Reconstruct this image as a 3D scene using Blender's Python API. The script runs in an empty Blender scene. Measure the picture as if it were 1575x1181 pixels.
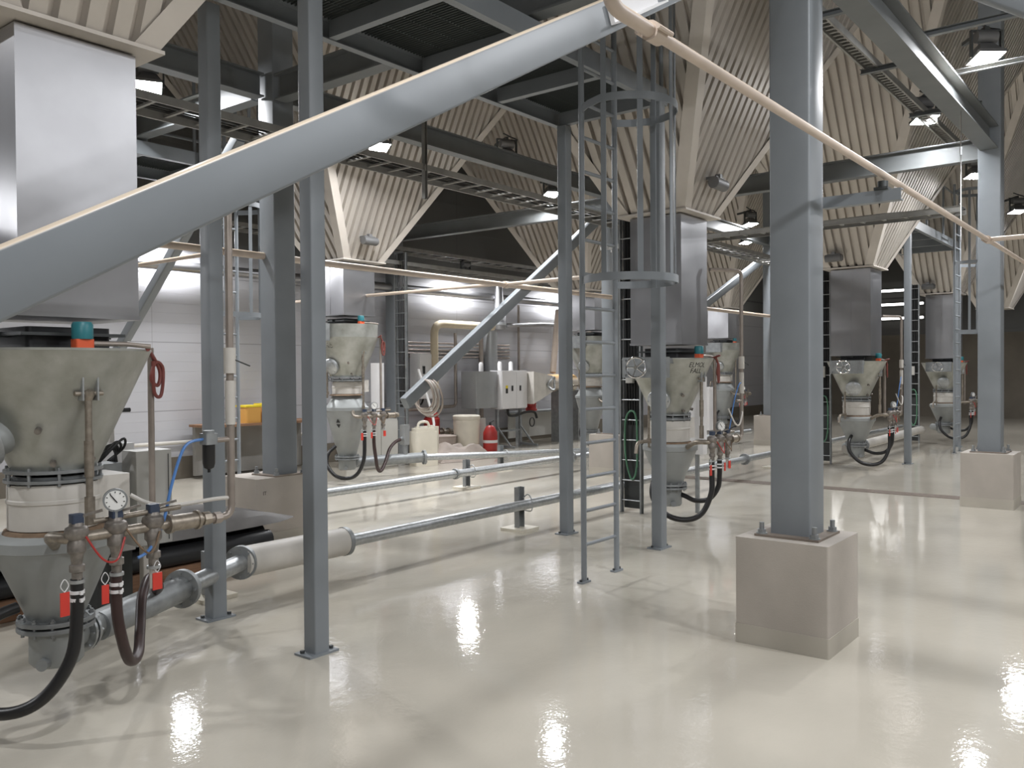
import bpy, bmesh, math, random
from mathutils import Vector, Matrix
random.seed(7)
PI = math.pi
scene = bpy.context.scene
COL = scene.collection

# ------------------------------------------------------------------ camera
CAM_H = 1.7
cd = bpy.data.cameras.new('camera')
cam = bpy.data.objects.new('camera', cd)
COL.objects.link(cam)
cd.sensor_fit = 'HORIZONTAL'; cd.sensor_width = 36.0
cd.lens = 36.0 * 1328.0 / 1575.0
cd.clip_start = 0.05; cd.clip_end = 200
_X = Vector((.61861, -.016067, .785534)).normalized()
_Y = Vector((-.785664, -.00336, .618644)); _Y = (_Y - _X * _X.dot(_Y)).normalized()
_Z = _X.cross(_Y)
M = Matrix((_X, _Y, _Z))                       # camera(right, down, forward) -> world
right, down, fwd = M.col[0], M.col[1], M.col[2]
R = Matrix((right, -down, -fwd)).transposed().to_4x4()
cam.matrix_world = Matrix.Translation((0, 0, CAM_H)) @ R
scene.camera = cam

# ------------------------------------------------------------------ world, exposure
w = bpy.data.worlds.new('world'); scene.world = w; w.use_nodes = True
w.node_tree.nodes['Background'].inputs[0].default_value = (.75, .78, .8, 1)
w.node_tree.nodes['Background'].inputs[1].default_value = .0
scene.view_settings.view_transform = 'Standard'
scene.view_settings.look = 'None'
scene.view_settings.gamma = 1.0
scene.view_settings.use_curve_mapping = False
scene.view_settings.exposure = 0.24
scene.cycles.use_denoising = True
scene.cycles.max_bounces = 10
scene.cycles.diffuse_bounces = 6
scene.cycles.sample_clamp_indirect = 6.0
LAMP = 500.0                                   # radiance of a floodlight lens

# ------------------------------------------------------------------ materials
MATS = {}
def mat(name, color, rough=.5, metal=0., noise=0., nscale=6., color2=None, bump=0., bscale=60., dust=None, spec=None, emit=0., aniso=0., coat=0., stretch=None, detail=5):
    m = bpy.data.materials.new(name); m.use_nodes = True
    nt = m.node_tree; b = nt.nodes['Principled BSDF']; L = nt.links
    c = (*color, 1)
    b.inputs['Base Color'].default_value = c
    b.inputs['Roughness'].default_value = rough
    b.inputs['Metallic'].default_value = metal
    if spec is not None: b.inputs['Specular IOR Level'].default_value = spec
    if coat: b.inputs['Coat Weight'].default_value = coat; b.inputs['Coat Roughness'].default_value = .08
    if aniso: b.inputs['Anisotropic'].default_value = aniso
    if emit:
        b.inputs['Emission Color'].default_value = c; b.inputs['Emission Strength'].default_value = emit
    out = None
    tc = nt.nodes.new('ShaderNodeTexCoord'); vec = tc.outputs['Object']
    if stretch:
        mp = nt.nodes.new('ShaderNodeMapping'); mp.inputs['Scale'].default_value = stretch
        L.new(vec, mp.inputs[0]); vec = mp.outputs[0]
    if noise:
        n = nt.nodes.new('ShaderNodeTexNoise'); n.inputs['Scale'].default_value = nscale; n.inputs['Detail'].default_value = detail
        L.new(vec, n.inputs['Vector'])
        r = nt.nodes.new('ShaderNodeValToRGB')
        r.color_ramp.elements[0].position = .3; r.color_ramp.elements[1].position = .7
        c2 = color2 or tuple(max(0, x * (1 - noise)) for x in color)
        r.color_ramp.elements[0].color = (*c2, 1); r.color_ramp.elements[1].color = c
        L.new(n.outputs['Fac'], r.inputs[0]); out = r.outputs[0]
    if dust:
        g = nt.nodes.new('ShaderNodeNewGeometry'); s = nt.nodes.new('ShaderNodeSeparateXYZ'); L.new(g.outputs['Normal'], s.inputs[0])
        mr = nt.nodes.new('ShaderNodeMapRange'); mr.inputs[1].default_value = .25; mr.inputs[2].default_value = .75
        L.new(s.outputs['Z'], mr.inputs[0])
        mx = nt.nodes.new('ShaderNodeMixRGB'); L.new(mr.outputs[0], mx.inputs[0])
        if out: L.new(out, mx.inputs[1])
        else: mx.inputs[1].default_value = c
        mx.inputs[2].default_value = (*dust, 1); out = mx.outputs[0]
    if out: L.new(out, b.inputs['Base Color'])
    if bump:
        n2 = nt.nodes.new('ShaderNodeTexNoise'); n2.inputs['Scale'].default_value = bscale; n2.inputs['Detail'].default_value = 3
        L.new(vec, n2.inputs['Vector'])
        bp = nt.nodes.new('ShaderNodeBump'); bp.inputs['Strength'].default_value = bump; bp.inputs['Distance'].default_value = .02
        L.new(n2.outputs['Fac'], bp.inputs['Height']); L.new(bp.outputs[0], b.inputs['Normal'])
    MATS[name] = m
    return m

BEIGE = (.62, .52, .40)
steel = mat('blue_grey_steel_paint', (.235, .256, .274), .42, 0, .12, 3., dust=None)
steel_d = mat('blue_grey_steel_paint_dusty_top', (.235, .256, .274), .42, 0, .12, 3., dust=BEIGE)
beamgrey = mat('grey_beam_paint', (.17, .182, .186), .5, 0, .15, 3., dust=(.45, .40, .33))
galv = mat('galvanised_steel', (.52, .54, .55), .38, .75, .25, 30., bump=.04, bscale=90)
galvdull = mat('dull_galvanised_steel', (.34, .355, .36), .5, .55, .25, 12.)
cone_m = mat('weathered_cone_steel', (.50, .505, .475), .40, .55, .3, 5., color2=(.30, .305, .265), bump=.05, bscale=25)
lower_m = mat('grey_vessel_paint', (.335, .35, .345), .5, .15, .15, 5.)
alu = mat('brushed_aluminium', (.45, .45, .465), .36, .92, .22, 1.4, bump=.12, bscale=1.6, aniso=.3)
clad = mat('beige_corrugated_sheet', (.58, .535, .48), .38, .4, .18, 1.3)
cladtrim = mat('beige_trim_sheet', (.62, .57, .51), .5, .1, .12, 3.)
concrete = mat('plinth_concrete', (.50, .455, .405), .8, 0, .18, 2.2, bump=.1, bscale=120)
covepaint = mat('plinth_base_paint', (.50, .465, .40), .5, 0, .12, 3.)
wallwhite = None
rubber = mat('black_rubber', (.016, .0155, .016), .38, 0, .2, 8.)
rubber_red = mat('dark_red_hose_rubber', (.045, .022, .02), .4, 0, .3, 8.)
blackp = mat('black_plastic', (.016, .017, .019), .45)
rust = mat('rusty_brown', (.24, .16, .10), .8, 0, .5, 14.)
brass = mat('tarnished_brass', (.40, .35, .29), .42, .7, .4, 30.)
valvem = mat('valve_body_metal', (.33, .30, .27), .45, .6, .5, 26.)
chrome = mat('chrome', (.86, .86, .87), .1, 1.)
redcable = mat('faded_red_cable', (.20, .05, .04), .5)
redtag = mat('red_tag_plastic', (.62, .045, .03), .4)
redpaint = mat('red_paint', (.45, .035, .03), .4, 0, .2, 8.)
orange = mat('orange_plastic', (.78, .13, .05), .4)
teal = mat('teal_paint', (.03, .19, .22), .4)
whitep = mat('white_paint', (.76, .75, .75), .4, 0, .06, 3.)
drumw = mat('off_white_drum_paint', (.62, .59, .54), .5, 0, .15, 5.)
cream = mat('cream_plastic', (.74, .69, .58), .45, 0, .1, 4.)
greycab = mat('light_grey_cabinet', (.52, .51, .475), .5, 0, .1, 3.)
wood = mat('timber_brown', (.30, .165, .095), .8, 0, .35, 4., stretch=(1, 14, 14))
tarpm = mat('grey_tarpaulin', (.13, .122, .115), .65, 0, .25, 5.)
tarpb = mat('pale_brown_tarpaulin', (.45, .38, .33), .7, 0, .2, 5.)
darksteel = mat('dark_steel', (.075, .08, .08), .5, .4, .3, 5.)
grate = mat('grating_steel', (.10, .115, .115), .5, .5)
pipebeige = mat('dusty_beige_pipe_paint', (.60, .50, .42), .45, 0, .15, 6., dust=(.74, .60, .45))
traym = mat('cable_tray_zinc', (.36, .355, .335), .5, .45, .2, 8., dust=(.42, .37, .31))
bluehose = mat('blue_air_hose', (.09, .22, .52), .35)
bluep = mat('blue_handle_plastic', (.035, .05, .085), .45)
green = mat('green_paint', (.10, .25, .15), .45, 0, .2, 5.)
glassdial = mat('white_dial', (.82, .82, .80), .25)
inkm = mat('black_stencil_paint', (.03, .03, .03), .7)
yellow = mat('yellow_sticker', (.75, .58, .03), .5)
insul = mat('yellow_beige_insulation', (.62, .53, .38), .6, 0, .15, 6.)
tank = mat('beige_tank_paint', (.55, .50, .43), .45, .2, .15, 4., dust=(.70, .45, .20))
lampgrey = mat('lamp_housing_grey', (.16, .16, .16), .5, .3)
cablem = mat('black_cable', (.015, .015, .015), .5)
copper = mat('brownish_conduit', (.38, .33, .29), .4, .5, .2, 9.)
ducting = mat('grey_ventilation_duct', (.42, .43, .43), .42, .6, .12, 3.)
bluemark = mat('blue_lettering', (.02, .06, .42), .5)
amber = mat('amber_crate_plastic', (.62, .33, .08), .5)
lens = mat('floodlight_lens', (.965, .975, 1), .3, emit=LAMP)
stripl = mat('strip_light_tube', (1, .98, .95), .3, emit=6.)

def floor_material():
    m = bpy.data.materials.new('cream_epoxy_floor'); m.use_nodes = True
    nt = m.node_tree; b = nt.nodes['Principled BSDF']; L = nt.links
    tc = nt.nodes.new('ShaderNodeTexCoord')
    n = nt.nodes.new('ShaderNodeTexNoise'); n.inputs['Scale'].default_value = .55; n.inputs['Detail'].default_value = 6
    L.new(tc.outputs['Object'], n.inputs['Vector'])
    r = nt.nodes.new('ShaderNodeValToRGB'); r.color_ramp.elements[0].position = .32; r.color_ramp.elements[1].position = .68
    r.color_ramp.elements[0].color = (.485, .45, .383, 1); r.color_ramp.elements[1].color = (.605, .565, .483, 1)
    L.new(n.outputs['Fac'], r.inputs[0])
    n3 = nt.nodes.new('ShaderNodeTexNoise'); n3.inputs['Scale'].default_value = .9; n3.inputs['Detail'].default_value = 2
    L.new(tc.outputs['Object'], n3.inputs['Vector'])
    r3 = nt.nodes.new('ShaderNodeValToRGB'); r3.color_ramp.elements[0].position = .70; r3.color_ramp.elements[1].position = .80
    r3.color_ramp.elements[0].color = (0, 0, 0, 1); r3.color_ramp.elements[1].color = (.35, .35, .35, 1)
    L.new(n3.outputs['Fac'], r3.inputs[0])
    mx = nt.nodes.new('ShaderNodeMixRGB'); L.new(r3.outputs[0], mx.inputs[0]); L.new(r.outputs[0], mx.inputs[1]); mx.inputs[2].default_value = (.45, .33, .22, 1)
    L.new(mx.outputs[0], b.inputs['Base Color'])
    b.inputs['Roughness'].default_value = .045
    b.inputs['Specular IOR Level'].default_value = .5
    nb = nt.nodes.new('ShaderNodeTexNoise'); nb.inputs['Scale'].default_value = 14.; nb.inputs['Detail'].default_value = 2
    L.new(tc.outputs['Object'], nb.inputs['Vector'])
    nb2 = nt.nodes.new('ShaderNodeTexNoise'); nb2.inputs['Scale'].default_value = 55.; nb2.inputs['Detail'].default_value = 1
    L.new(tc.outputs['Object'], nb2.inputs['Vector'])
    ad = nt.nodes.new('ShaderNodeMath'); ad.operation = 'MULTIPLY_ADD'; ad.inputs[1].default_value = .35
    L.new(nb2.outputs['Fac'], ad.inputs[0]); L.new(nb.outputs['Fac'], ad.inputs[2])
    bp = nt.nodes.new('ShaderNodeBump'); bp.inputs['Strength'].default_value = .05; bp.inputs['Distance'].default_value = .02
    L.new(ad.outputs[0], bp.inputs['Height']); L.new(bp.outputs[0], b.inputs['Normal'])
    return m
floorm = floor_material()

def panel_material(name, c, c2, period, zoff=0., groove=.04):
    """horizontal cladding boards: grooves every period metres of height"""
    m = bpy.data.materials.new(name); m.use_nodes = True
    nt = m.node_tree; b = nt.nodes['Principled BSDF']; L = nt.links
    b.inputs['Roughness'].default_value = .45
    tc = nt.nodes.new('ShaderNodeTexCoord'); s = nt.nodes.new('ShaderNodeSeparateXYZ'); L.new(tc.outputs['Object'], s.inputs[0])
    def groovemask(src, per, wd):
        a = nt.nodes.new('ShaderNodeMath'); a.operation = 'DIVIDE'; a.inputs[1].default_value = per; L.new(src, a.inputs[0])
        f = nt.nodes.new('ShaderNodeMath'); f.operation = 'FRACT'; L.new(a.outputs[0], f.inputs[0])
        g = nt.nodes.new('ShaderNodeMath'); g.operation = 'LESS_THAN'; g.inputs[1].default_value = wd; L.new(f.outputs[0], g.inputs[0])
        return g.outputs[0]
    g1 = groovemask(s.outputs['Z'], period, groove); g2 = groovemask(s.outputs['Z'], period * 7, groove / 3.0); g3 = groovemask(s.outputs['X'], 3.6, .0025)
    mxa = nt.nodes.new('ShaderNodeMath'); mxa.operation = 'MAXIMUM'; L.new(g2, mxa.inputs[0]); L.new(g3, mxa.inputs[1])
    mx = nt.nodes.new('ShaderNodeMixRGB'); L.new(mxa.outputs[0], mx.inputs[0]); mx.inputs[1].default_value = (*c, 1); mx.inputs[2].default_value = (*c2, 1)
    L.new(mx.outputs[0], b.inputs['Base Color'])
    sub = nt.nodes.new('ShaderNodeMath'); sub.operation = 'SUBTRACT'; sub.inputs[0].default_value = 1.; L.new(g1, sub.inputs[1])
    bp = nt.nodes.new('ShaderNodeBump'); bp.inputs['Strength'].default_value = .7; bp.inputs['Distance'].default_value = .01
    L.new(sub.outputs[0], bp.inputs['Height']); L.new(bp.outputs[0], b.inputs['Normal'])
    return m
wallwhite = panel_material('white_wall_panels', (.50, .50, .525), (.33, .33, .345), .157)
walldark = panel_material('dark_grey_upper_wall', (.105, .105, .10), (.05, .05, .05), .6)
wallbrown = mat('brown_concrete_wall', (.20, .175, .14), .85, 0, .25, 1.2)
wallgrey = mat('grey_concrete_wall', (.30, .29, .27), .8, 0, .2, 1.)
ceilm = mat('dark_roof_deck', (.12, .12, .115), .7)
dustyplate = mat('dusty_base_plate', (.27, .225, .185), .7, .1, .3, 8.)
drainm = mat('rusty_drain_grate', (.17, .13, .10), .7, .2, .4, 20.)

# ------------------------------------------------------------------ mesh builder
class MB:
    def __init__(s): s.v = []; s.f = []
    def add(s, vs, fs):
        o = len(s.v); s.v += [tuple(v) for v in vs]; s.f += [tuple(i + o for i in f) for f in fs]; return s
    def box(s, x0, x1, y0, y1, z0, z1, mtx=None):
        vs = [Vector(p) for p in ((x0,y0,z0),(x1,y0,z0),(x1,y1,z0),(x0,y1,z0),(x0,y0,z1),(x1,y0,z1),(x1,y1,z1),(x0,y1,z1))]
        if mtx: vs = [mtx @ v for v in vs]
        return s.add(vs, [(0,3,2,1),(4,5,6,7),(0,1,5,4),(1,2,6,5),(2,3,7,6),(3,0,4,7)])
    def cbox(s, c, sx, sy, sz, mtx=None):
        T = Matrix.Translation(c)
        if mtx: T = T @ mtx
        return s.box(-sx/2, sx/2, -sy/2, sy/2, -sz/2, sz/2, T)
    def rbox(s, x0, x1, y0, y1, z0, z1, r=.01, axis='z', mtx=None, seg=3):
        """box with the four edges along axis rounded"""
        if axis == 'z': a0,a1,b0,b1,c0,c1 = x0,x1,y0,y1,z0,z1; mk = lambda a,b,c: Vector((a,b,c))
        elif axis == 'x': a0,a1,b0,b1,c0,c1 = y0,y1,z0,z1,x0,x1; mk = lambda a,b,c: Vector((c,a,b))
        else: a0,a1,b0,b1,c0,c1 = z0,z1,x0,x1,y0,y1; mk = lambda a,b,c: Vector((b,c,a))
        pr = []
        for (ca, cb, st) in ((a1-r,b1-r,0),(a0+r,b1-r,1),(a0+r,b0+r,2),(a1-r,b0+r,3)):
            for k in range(seg+1):
                t = (st + k/seg) * PI/2; pr.append((ca + r*math.cos(t), cb + r*math.sin(t)))
        n = len(pr)
        vs = [mk(a,b,c0) for a,b in pr] + [mk(a,b,c1) for a,b in pr]
        if mtx: vs = [mtx @ v for v in vs]
        fs = [(i,(i+1)%n,n+(i+1)%n,n+i) for i in range(n)] + [tuple(reversed(range(n))), tuple(range(n,2*n))]
        return s.add(vs, fs)
    def beam(s, p0, p1, wd, ht, up=(0,0,1), r=0.0):
        p0 = Vector(p0); p1 = Vector(p1); d = p1 - p0; L = d.length; x = d.normalized(); y = Vector(up).cross(x).normalized(); z = x.cross(y)
        T = Matrix.Translation(p0) @ Matrix((x, y, z)).transposed().to_4x4()
        if r: return s.rbox(0, L, -wd/2, wd/2, -ht/2, ht/2, r, 'x', T)
        return s.box(0, L, -wd/2, wd/2, -ht/2, ht/2, T)
    def ibeam(s, p0, p1, wd, ht, tf=.016, tw=.012, up=(0,0,1)):
        p0 = Vector(p0); p1 = Vector(p1); d = p1 - p0; L = d.length; x = d.normalized(); y = Vector(up).cross(x).normalized(); z = x.cross(y)
        T = Matrix.Translation(p0) @ Matrix((x, y, z)).transposed().to_4x4()
        pr = [(-wd/2,-ht/2),(wd/2,-ht/2),(wd/2,-ht/2+tf),(tw/2,-ht/2+tf),(tw/2,ht/2-tf),(wd/2,ht/2-tf),(wd/2,ht/2),(-wd/2,ht/2),(-wd/2,ht/2-tf),(-tw/2,ht/2-tf),(-tw/2,-ht/2+tf),(-wd/2,-ht/2+tf)]
        return s.ext(pr, L, T)
    def channel(s, p0, p1, wd, ht, t=.008, up=(0,0,1)):
        p0 = Vector(p0); p1 = Vector(p1); d = p1 - p0; L = d.length; x = d.normalized(); y = Vector(up).cross(x).normalized(); z = x.cross(y)
        T = Matrix.Translation(p0) @ Matrix((x, y, z)).transposed().to_4x4()
        pr = [(-wd/2,-ht/2),(wd/2,-ht/2),(wd/2,-ht/2+t),(-wd/2+t,-ht/2+t),(-wd/2+t,ht/2-t),(wd/2,ht/2-t),(wd/2,ht/2),(-wd/2,ht/2)]
        return s.ext(pr, L, T)
    def ext(s, pr, L, T):
        n = len(pr)
        vs = [T @ Vector((0,a,b)) for a,b in pr] + [T @ Vector((L,a,b)) for a,b in pr]
        return s.add(vs, [(i,(i+1)%n,n+(i+1)%n,n+i) for i in range(n)] + [tuple(reversed(range(n))), tuple(range(n,2*n))])
    def cyl(s, p0, p1, r0, r1=None, n=20, cap=True):
        p0 = Vector(p0); p1 = Vector(p1); r1 = r0 if r1 is None else r1
        d = (p1-p0).normalized(); a = Vector((0,0,1)) if abs(d.z) < .9 else Vector((1,0,0)); u = d.cross(a).normalized(); v = d.cross(u)
        vs = [p0 + (u*math.cos(2*PI*k/n) + v*math.sin(2*PI*k/n))*r0 for k in range(n)] + [p1 + (u*math.cos(2*PI*k/n) + v*math.sin(2*PI*k/n))*r1 for k in range(n)]
        fs = [(k,n+k,n+(k+1)%n,(k+1)%n) for k in range(n)]
        if cap: fs += [tuple(range(n)), tuple(reversed(range(n,2*n)))]
        return s.add(vs, fs)
    def lathe(s, prof, c=(0,0,0), n=36, axis=None):
        """prof: (radius, height) along axis from c"""
        c = Vector(c); d = Vector(axis).normalized() if axis else Vector((0,0,1))
        a = Vector((0,0,1)) if abs(d.z) < .9 else Vector((1,0,0)); u = a.cross(d).normalized(); v = d.cross(u)
        vs = []; fs = []
        for r, h in prof:
            for k in range(n):
                t = 2*PI*k/n; vs.append(c + d*h + (u*math.cos(t)+v*math.sin(t))*max(r,1e-4))
        for i in range(len(prof)-1):
            for k in range(n): fs.append((i*n+k, i*n+(k+1)%n, (i+1)*n+(k+1)%n, (i+1)*n+k))
        return s.add(vs, fs)
    def tube(s, pts, r, n=10, smooth=True, closed=False, sub=6):
        P = [Vector(p) for p in pts]
        if smooth and len(P) > 2:
            Q = []
            m = len(P)
            rng = range(m if closed else m-1)
            for i in rng:
                g = lambda k: P[k % m] if closed else P[min(max(k,0),m-1)]
                p0,p1,p2,p3 = g(i-1),g(i),g(i+1),g(i+2)
                for k in range(sub):
                    t = k/sub
                    Q.append(.5*((2*p1)+(-p0+p2)*t+(2*p0-5*p1+4*p2-p3)*t*t+(-p0+3*p1-3*p2+p3)*t**3))
            if not closed: Q.append(P[-1])
            P = Q
        m = len(P); vs = []; fs = []; u = None
        for i in range(m):
            if closed: d = (P[(i+1)%m]-P[(i-1)%m])
            else: d = P[min(i+1,m-1)]-P[max(i-1,0)]
            d.normalize()
            if u is None:
                a = Vector((0,0,1)) if abs(d.z) < .9 else Vector((1,0,0)); u = d.cross(a).normalized()
            else: u = (u - d*u.dot(d)).normalized()
            v = d.cross(u)
            for k in range(n):
                t = 2*PI*k/n; vs.append(P[i] + (u*math.cos(t)+v*math.sin(t))*r)
        for i in range(m if closed else m-1):
            j = (i+1) % m
            for k in range(n): fs.append((i*n+k, j*n+k, j*n+(k+1)%n, i*n+(k+1)%n))
        if not closed: fs += [tuple(reversed(range(n))), tuple(range((m-1)*n, m*n))]
        return s.add(vs, fs)
    def pipe(s, pts, r, bend=None, n=12):
        """straight runs with rounded elbows"""
        P = [Vector(p) for p in pts]; bend = bend or r*3; Q = [P[0]]
        for i in range(1, len(P)-1):
            a = (P[i-1]-P[i]); b = (P[i+1]-P[i]); k = min(bend, a.length*.45, b.length*.45); a = P[i]+a.normalized()*k; b = P[i]+b.normalized()*k
            for j in range(7):
                t = j/6; Q.append(a*(1-t)**2 + P[i]*2*t*(1-t) + b*t*t)
        Q.append(P[-1])
        return s.tube(Q, r, n, smooth=False)
    def build(s, name, m, parent=None, loc=None, angle=38):
        me = bpy.data.meshes.new(name); me.from_pydata(s.v, [], s.f); me.update()
        bm = bmesh.new(); bm.from_mesh(me); bmesh.ops.recalc_face_normals(bm, faces=bm.faces); bm.to_mesh(me); bm.free()
        me.polygons.foreach_set('use_smooth', [True]*len(me.polygons)); me.set_sharp_from_angle(angle=math.radians(angle))
        me.materials.append(m)
        o = bpy.data.objects.new(name, me); COL.objects.link(o)
        if parent: o.parent = parent
        if loc: o.location = loc
        return o

def tag(o, label, cat, group=None, kind=None):
    o['label'] = label; o['category'] = cat
    if group: o['group'] = group
    if kind: o['kind'] = kind
    return o
def thing(name, label, cat, loc=(0,0,0), rz=0., group=None):
    o = bpy.data.objects.new(name, None); o.empty_display_size = .1; COL.objects.link(o); o.location = loc; o.rotation_euler = (0,0,rz)
    return tag(o, label, cat, group)
def struct(o): o['kind'] = 'structure'; return o
def dup(root, loc, rz=None, label=None, group=None):
    r = root.copy(); COL.objects.link(r); r.location = loc
    if rz is not None: r.rotation_euler = (0,0,rz)
    if label: r['label'] = label
    if group: r['group'] = group
    for ch in list(root.children):
        c = ch.copy(); COL.objects.link(c); c.parent = r
        for g in list(ch.children):
            d = g.copy(); COL.objects.link(d); d.parent = c
    return r
def text_part(name, body, size, m, parent, fn, extrude=.0008):
    cu = bpy.data.curves.new(name, 'FONT'); cu.body = body; cu.size = size; cu.extrude = extrude; cu.align_x = 'CENTER'; cu.resolution_u = 3; cu.space_line = .85
    o = bpy.data.objects.new(name, cu); COL.objects.link(o)
    dg = bpy.context.evaluated_depsgraph_get(); dg.update()
    me = bpy.data.meshes.new_from_object(o.evaluated_get(dg)); bpy.data.objects.remove(o); bpy.data.curves.remove(cu)
    for v in me.vertices: v.co = fn(v.co.x, v.co.y, v.co.z)
    me.name = name; me.materials.clear(); me.materials.append(m)
    ob = bpy.data.objects.new(name, me); COL.objects.link(ob); ob.parent = parent
    return ob

# ------------------------------------------------------------------ the hall
X0, X1, Y0, Y1, ZT = -7., 33., -9., 12.9, 7.75
struct(MB().box(X0-.3, X1+.3, Y0-.3, Y1+.3, -.3, 0).build('floor', floorm))
struct(MB().box(X0-.3, X1+.3, Y0-.3, Y1+.3, ZT+.02, ZT+.3).build('ceiling', ceilm))
wb = struct(MB().box(X0, X1, Y1, Y1+.3, 0, 3.72).build('wall_back', wallwhite))
struct(MB().box(X0, X1, Y1-.02, Y1+.3, 3.722, ZT+.015).build('wall_upper', walldark))
struct(MB().box(X0, X1, Y1-.06, Y1-.001, .001, .36).build('baseboard_back', wallbrown))
struct(MB().box(X1, X1+.3, Y0, Y1, 0, 2.9).build('wall_far', wallbrown))
struct(MB().box(X1, X1+.3, Y0, Y1, 2.901, ZT+.015).build('wall_far_upper', walldark))
struct(MB().box(X0-.3, X0, Y0, Y1, 0, ZT+.015).build('wall_near', wallgrey))
struct(MB().box(X0, X1, Y0-.3, Y0, 0, ZT+.015).build('wall_front', wallgrey))
struct(MB().box(12.32, 12.62, 1.5, 6.9, .0005, .004).build('trim_1', drainm))   # drain grate let into the floor

# ------------------------------------------------------------------ columns on plinths
def plinth(x, y, label, h=.66, s=.575):
    t = thing('concrete_plinth', label, 'plinth', (x, y, 0), 0, 'column plinths')
    MB().rbox(-s/2, s/2, -s/2, s/2, .118, h, .012).build('block', concrete, t)
    b = MB().rbox(-s/2-.004, s/2+.004, -s/2-.004, s/2+.004, 0, .12, .012).build('painted_base_band', covepaint, t); b['label'] = 'glossy floor-coloured band round the foot'
    return t
def column(x, y, label, zt=7.745, h=.66, s=.252):
    t = thing('steel_column', label, 'column', (x, y, h), 0, 'box columns')
    MB().rbox(-s/2, s/2, -s/2, s/2, .012, zt-h, .012).build('shaft', steel, t)
    MB().box(-.2, .2, -.2, .2, .0005, .014).build('base_plate', dustyplate, t)
    for a in (-1, 1):
        for b in (-1, 1):
            m = MB().cyl((a*.165, b*.165, .014), (a*.165, b*.165, .042), .026, n=6); m.cyl((a*.165, b*.165, .042), (a*.165, b*.165, .085), .015, n=12); m.cyl((a*.165, b*.165, .014), (a*.165, b*.165, .02), .034, n=16)
            m.build('anchor_bolt', galvdull, t)
    return t
for x, y, pl, clb in (
    (5.37, 1.95, 'large concrete plinth of the closest box column, fully in view on the open floor', 'blue-grey box column on the large open-floor plinth, crossed by a thin beige pipe'),
    (5.35, 7.45, 'concrete plinth half hidden by a slim post, beside the pale wide pipe', 'blue-grey box column behind the two slim posts, one face light and one dark'),
    (12.03, 1.95, 'concrete plinth at the edge of the picture at the end of the floor drain', 'blue-grey box column meeting two roof beams at the far end of the drain'),
    (12.2, 7.5, 'pale concrete plinth seen between the rungs of the caged ladder', 'blue-grey box column behind the rails of the caged ladder'),
    (19.0, 7.5, 'small far concrete plinth peeping out beside the closest column', 'far box column showing as a thin strip beside the closest column')):
    plinth(x, y, pl); column(x + (.13 if y == 7.45 else 0), y - (.09 if y == 7.45 else 0), clb)
text_part('stencil_mark', 'IT', .05, inkm, bpy.data.objects['concrete_plinth.001'], lambda a, b, c: Vector((-.20 + a, -.2890 - c, .50 + b)))
tag_col = thing('steel_column', 'light-faced column standing by the white wall behind the cabinets', 'column', (12.22, 12.62, 0), 0, 'box columns')
MB().rbox(-.13, .13, -.13, .13, 0, 6.9, .012).build('shaft', steel, tag_col)

# roof beams between columns
def roof_beam(p0, p1, label, wd=.15, ht=.26):
    t = tag(MB().ibeam(Vector(p0)-Vector(p0), Vector(p1)-Vector(p0), wd, ht).build('roof_beam', beamgrey, None, p0), label, 'beam', 'roof beams'); return t
roof_beam((5.5, 1.95, 4.5), (11.9, 1.95, 4.5), 'long roof beam running from above the closest column to the column at the drain end', .2, .28)
roof_beam((-.6, 7.42, 4.6), (5.33, 7.42, 4.6), 'roof beam passing behind the slim posts beside the shiny near duct', .15, .24)
roof_beam((5.63, 7.42, 4.6), (12.06, 7.45, 4.6), 'roof beam above the ladder tray, holding two floodlights in front of the silos', .15, .24)
roof_beam((12.33, 7.5, 4.6), (18.87, 7.5, 4.6), 'roof beam continuing past the caged ladder towards the far column', .15, .24)
roof_beam((5.37, 2.08, 4.556), (5.42, 7.2, 4.556), 'roof beam crossing behind the platform between the two plinth columns', .15, .26)
roof_beam((12.03, 2.08, 4.40), (12.18, 7.37, 4.40), 'roof beam level with the far silo cone, ending at the column by the drain', .15, .26)
roof_beam((5.4, 7.56, 4.62), (5.3, 12.6, 4.62), 'roof beam running back to the wall beyond the slim posts', .15, .26)
roof_beam((12.2, 7.63, 4.42), (12.1, 12.4, 4.42), 'roof beam between two silo cones running back to the wall', .15, .26)

# diagonal braces
def brace(p0, p1, label, wd=.10, ht=.15):
    p0 = Vector(p0); p1 = Vector(p1)
    return tag(MB().beam((0,0,0), p1-p0, wd, ht, r=.014).build('diagonal_brace', steel, None, p0), label, 'brace', 'diagonal braces')
br = thing('diagonal_brace', 'big blue-grey diagonal brace with a dusty top crossing the whole upper picture', 'brace', (5.15, 1.95, 4.30), 0, 'diagonal braces')
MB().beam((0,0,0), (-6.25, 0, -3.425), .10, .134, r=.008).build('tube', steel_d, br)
d = Vector((-6.25, 0, -3.425)).normalized(); q = d*1.95
T = Matrix.Translation(q) @ Matrix.Rotation(-math.atan2(3.425, 6.25), 4, 'Y')
g = MB(); g.box(-.42, .0, -.075, -.055, -.03, .045, T); g.box(-.42, .0, -.125, -.055, -.036, -.028, T); g.build('gusset_plate', whitep, br)
brace((11.95, 7.5, 4.24), (7.42, 7.5, 1.32), 'slim brace running down to the coiled hose in front of the white wall')
brace((18.75, 7.5, 4.22), (15.0, 7.5, 2.72), 'slim brace beyond the duct behind the caged ladder')
brace((5.3, 7.74, 4.13), (5.3, 12.55, .06), 'brace running down behind the near hopper to the wall', .10, .12)
brace((5.37, 1.68, 4.32), (5.37, -3.4, .9), 'brace crossing the upper corner above the floodlight', .10, .15)

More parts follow.
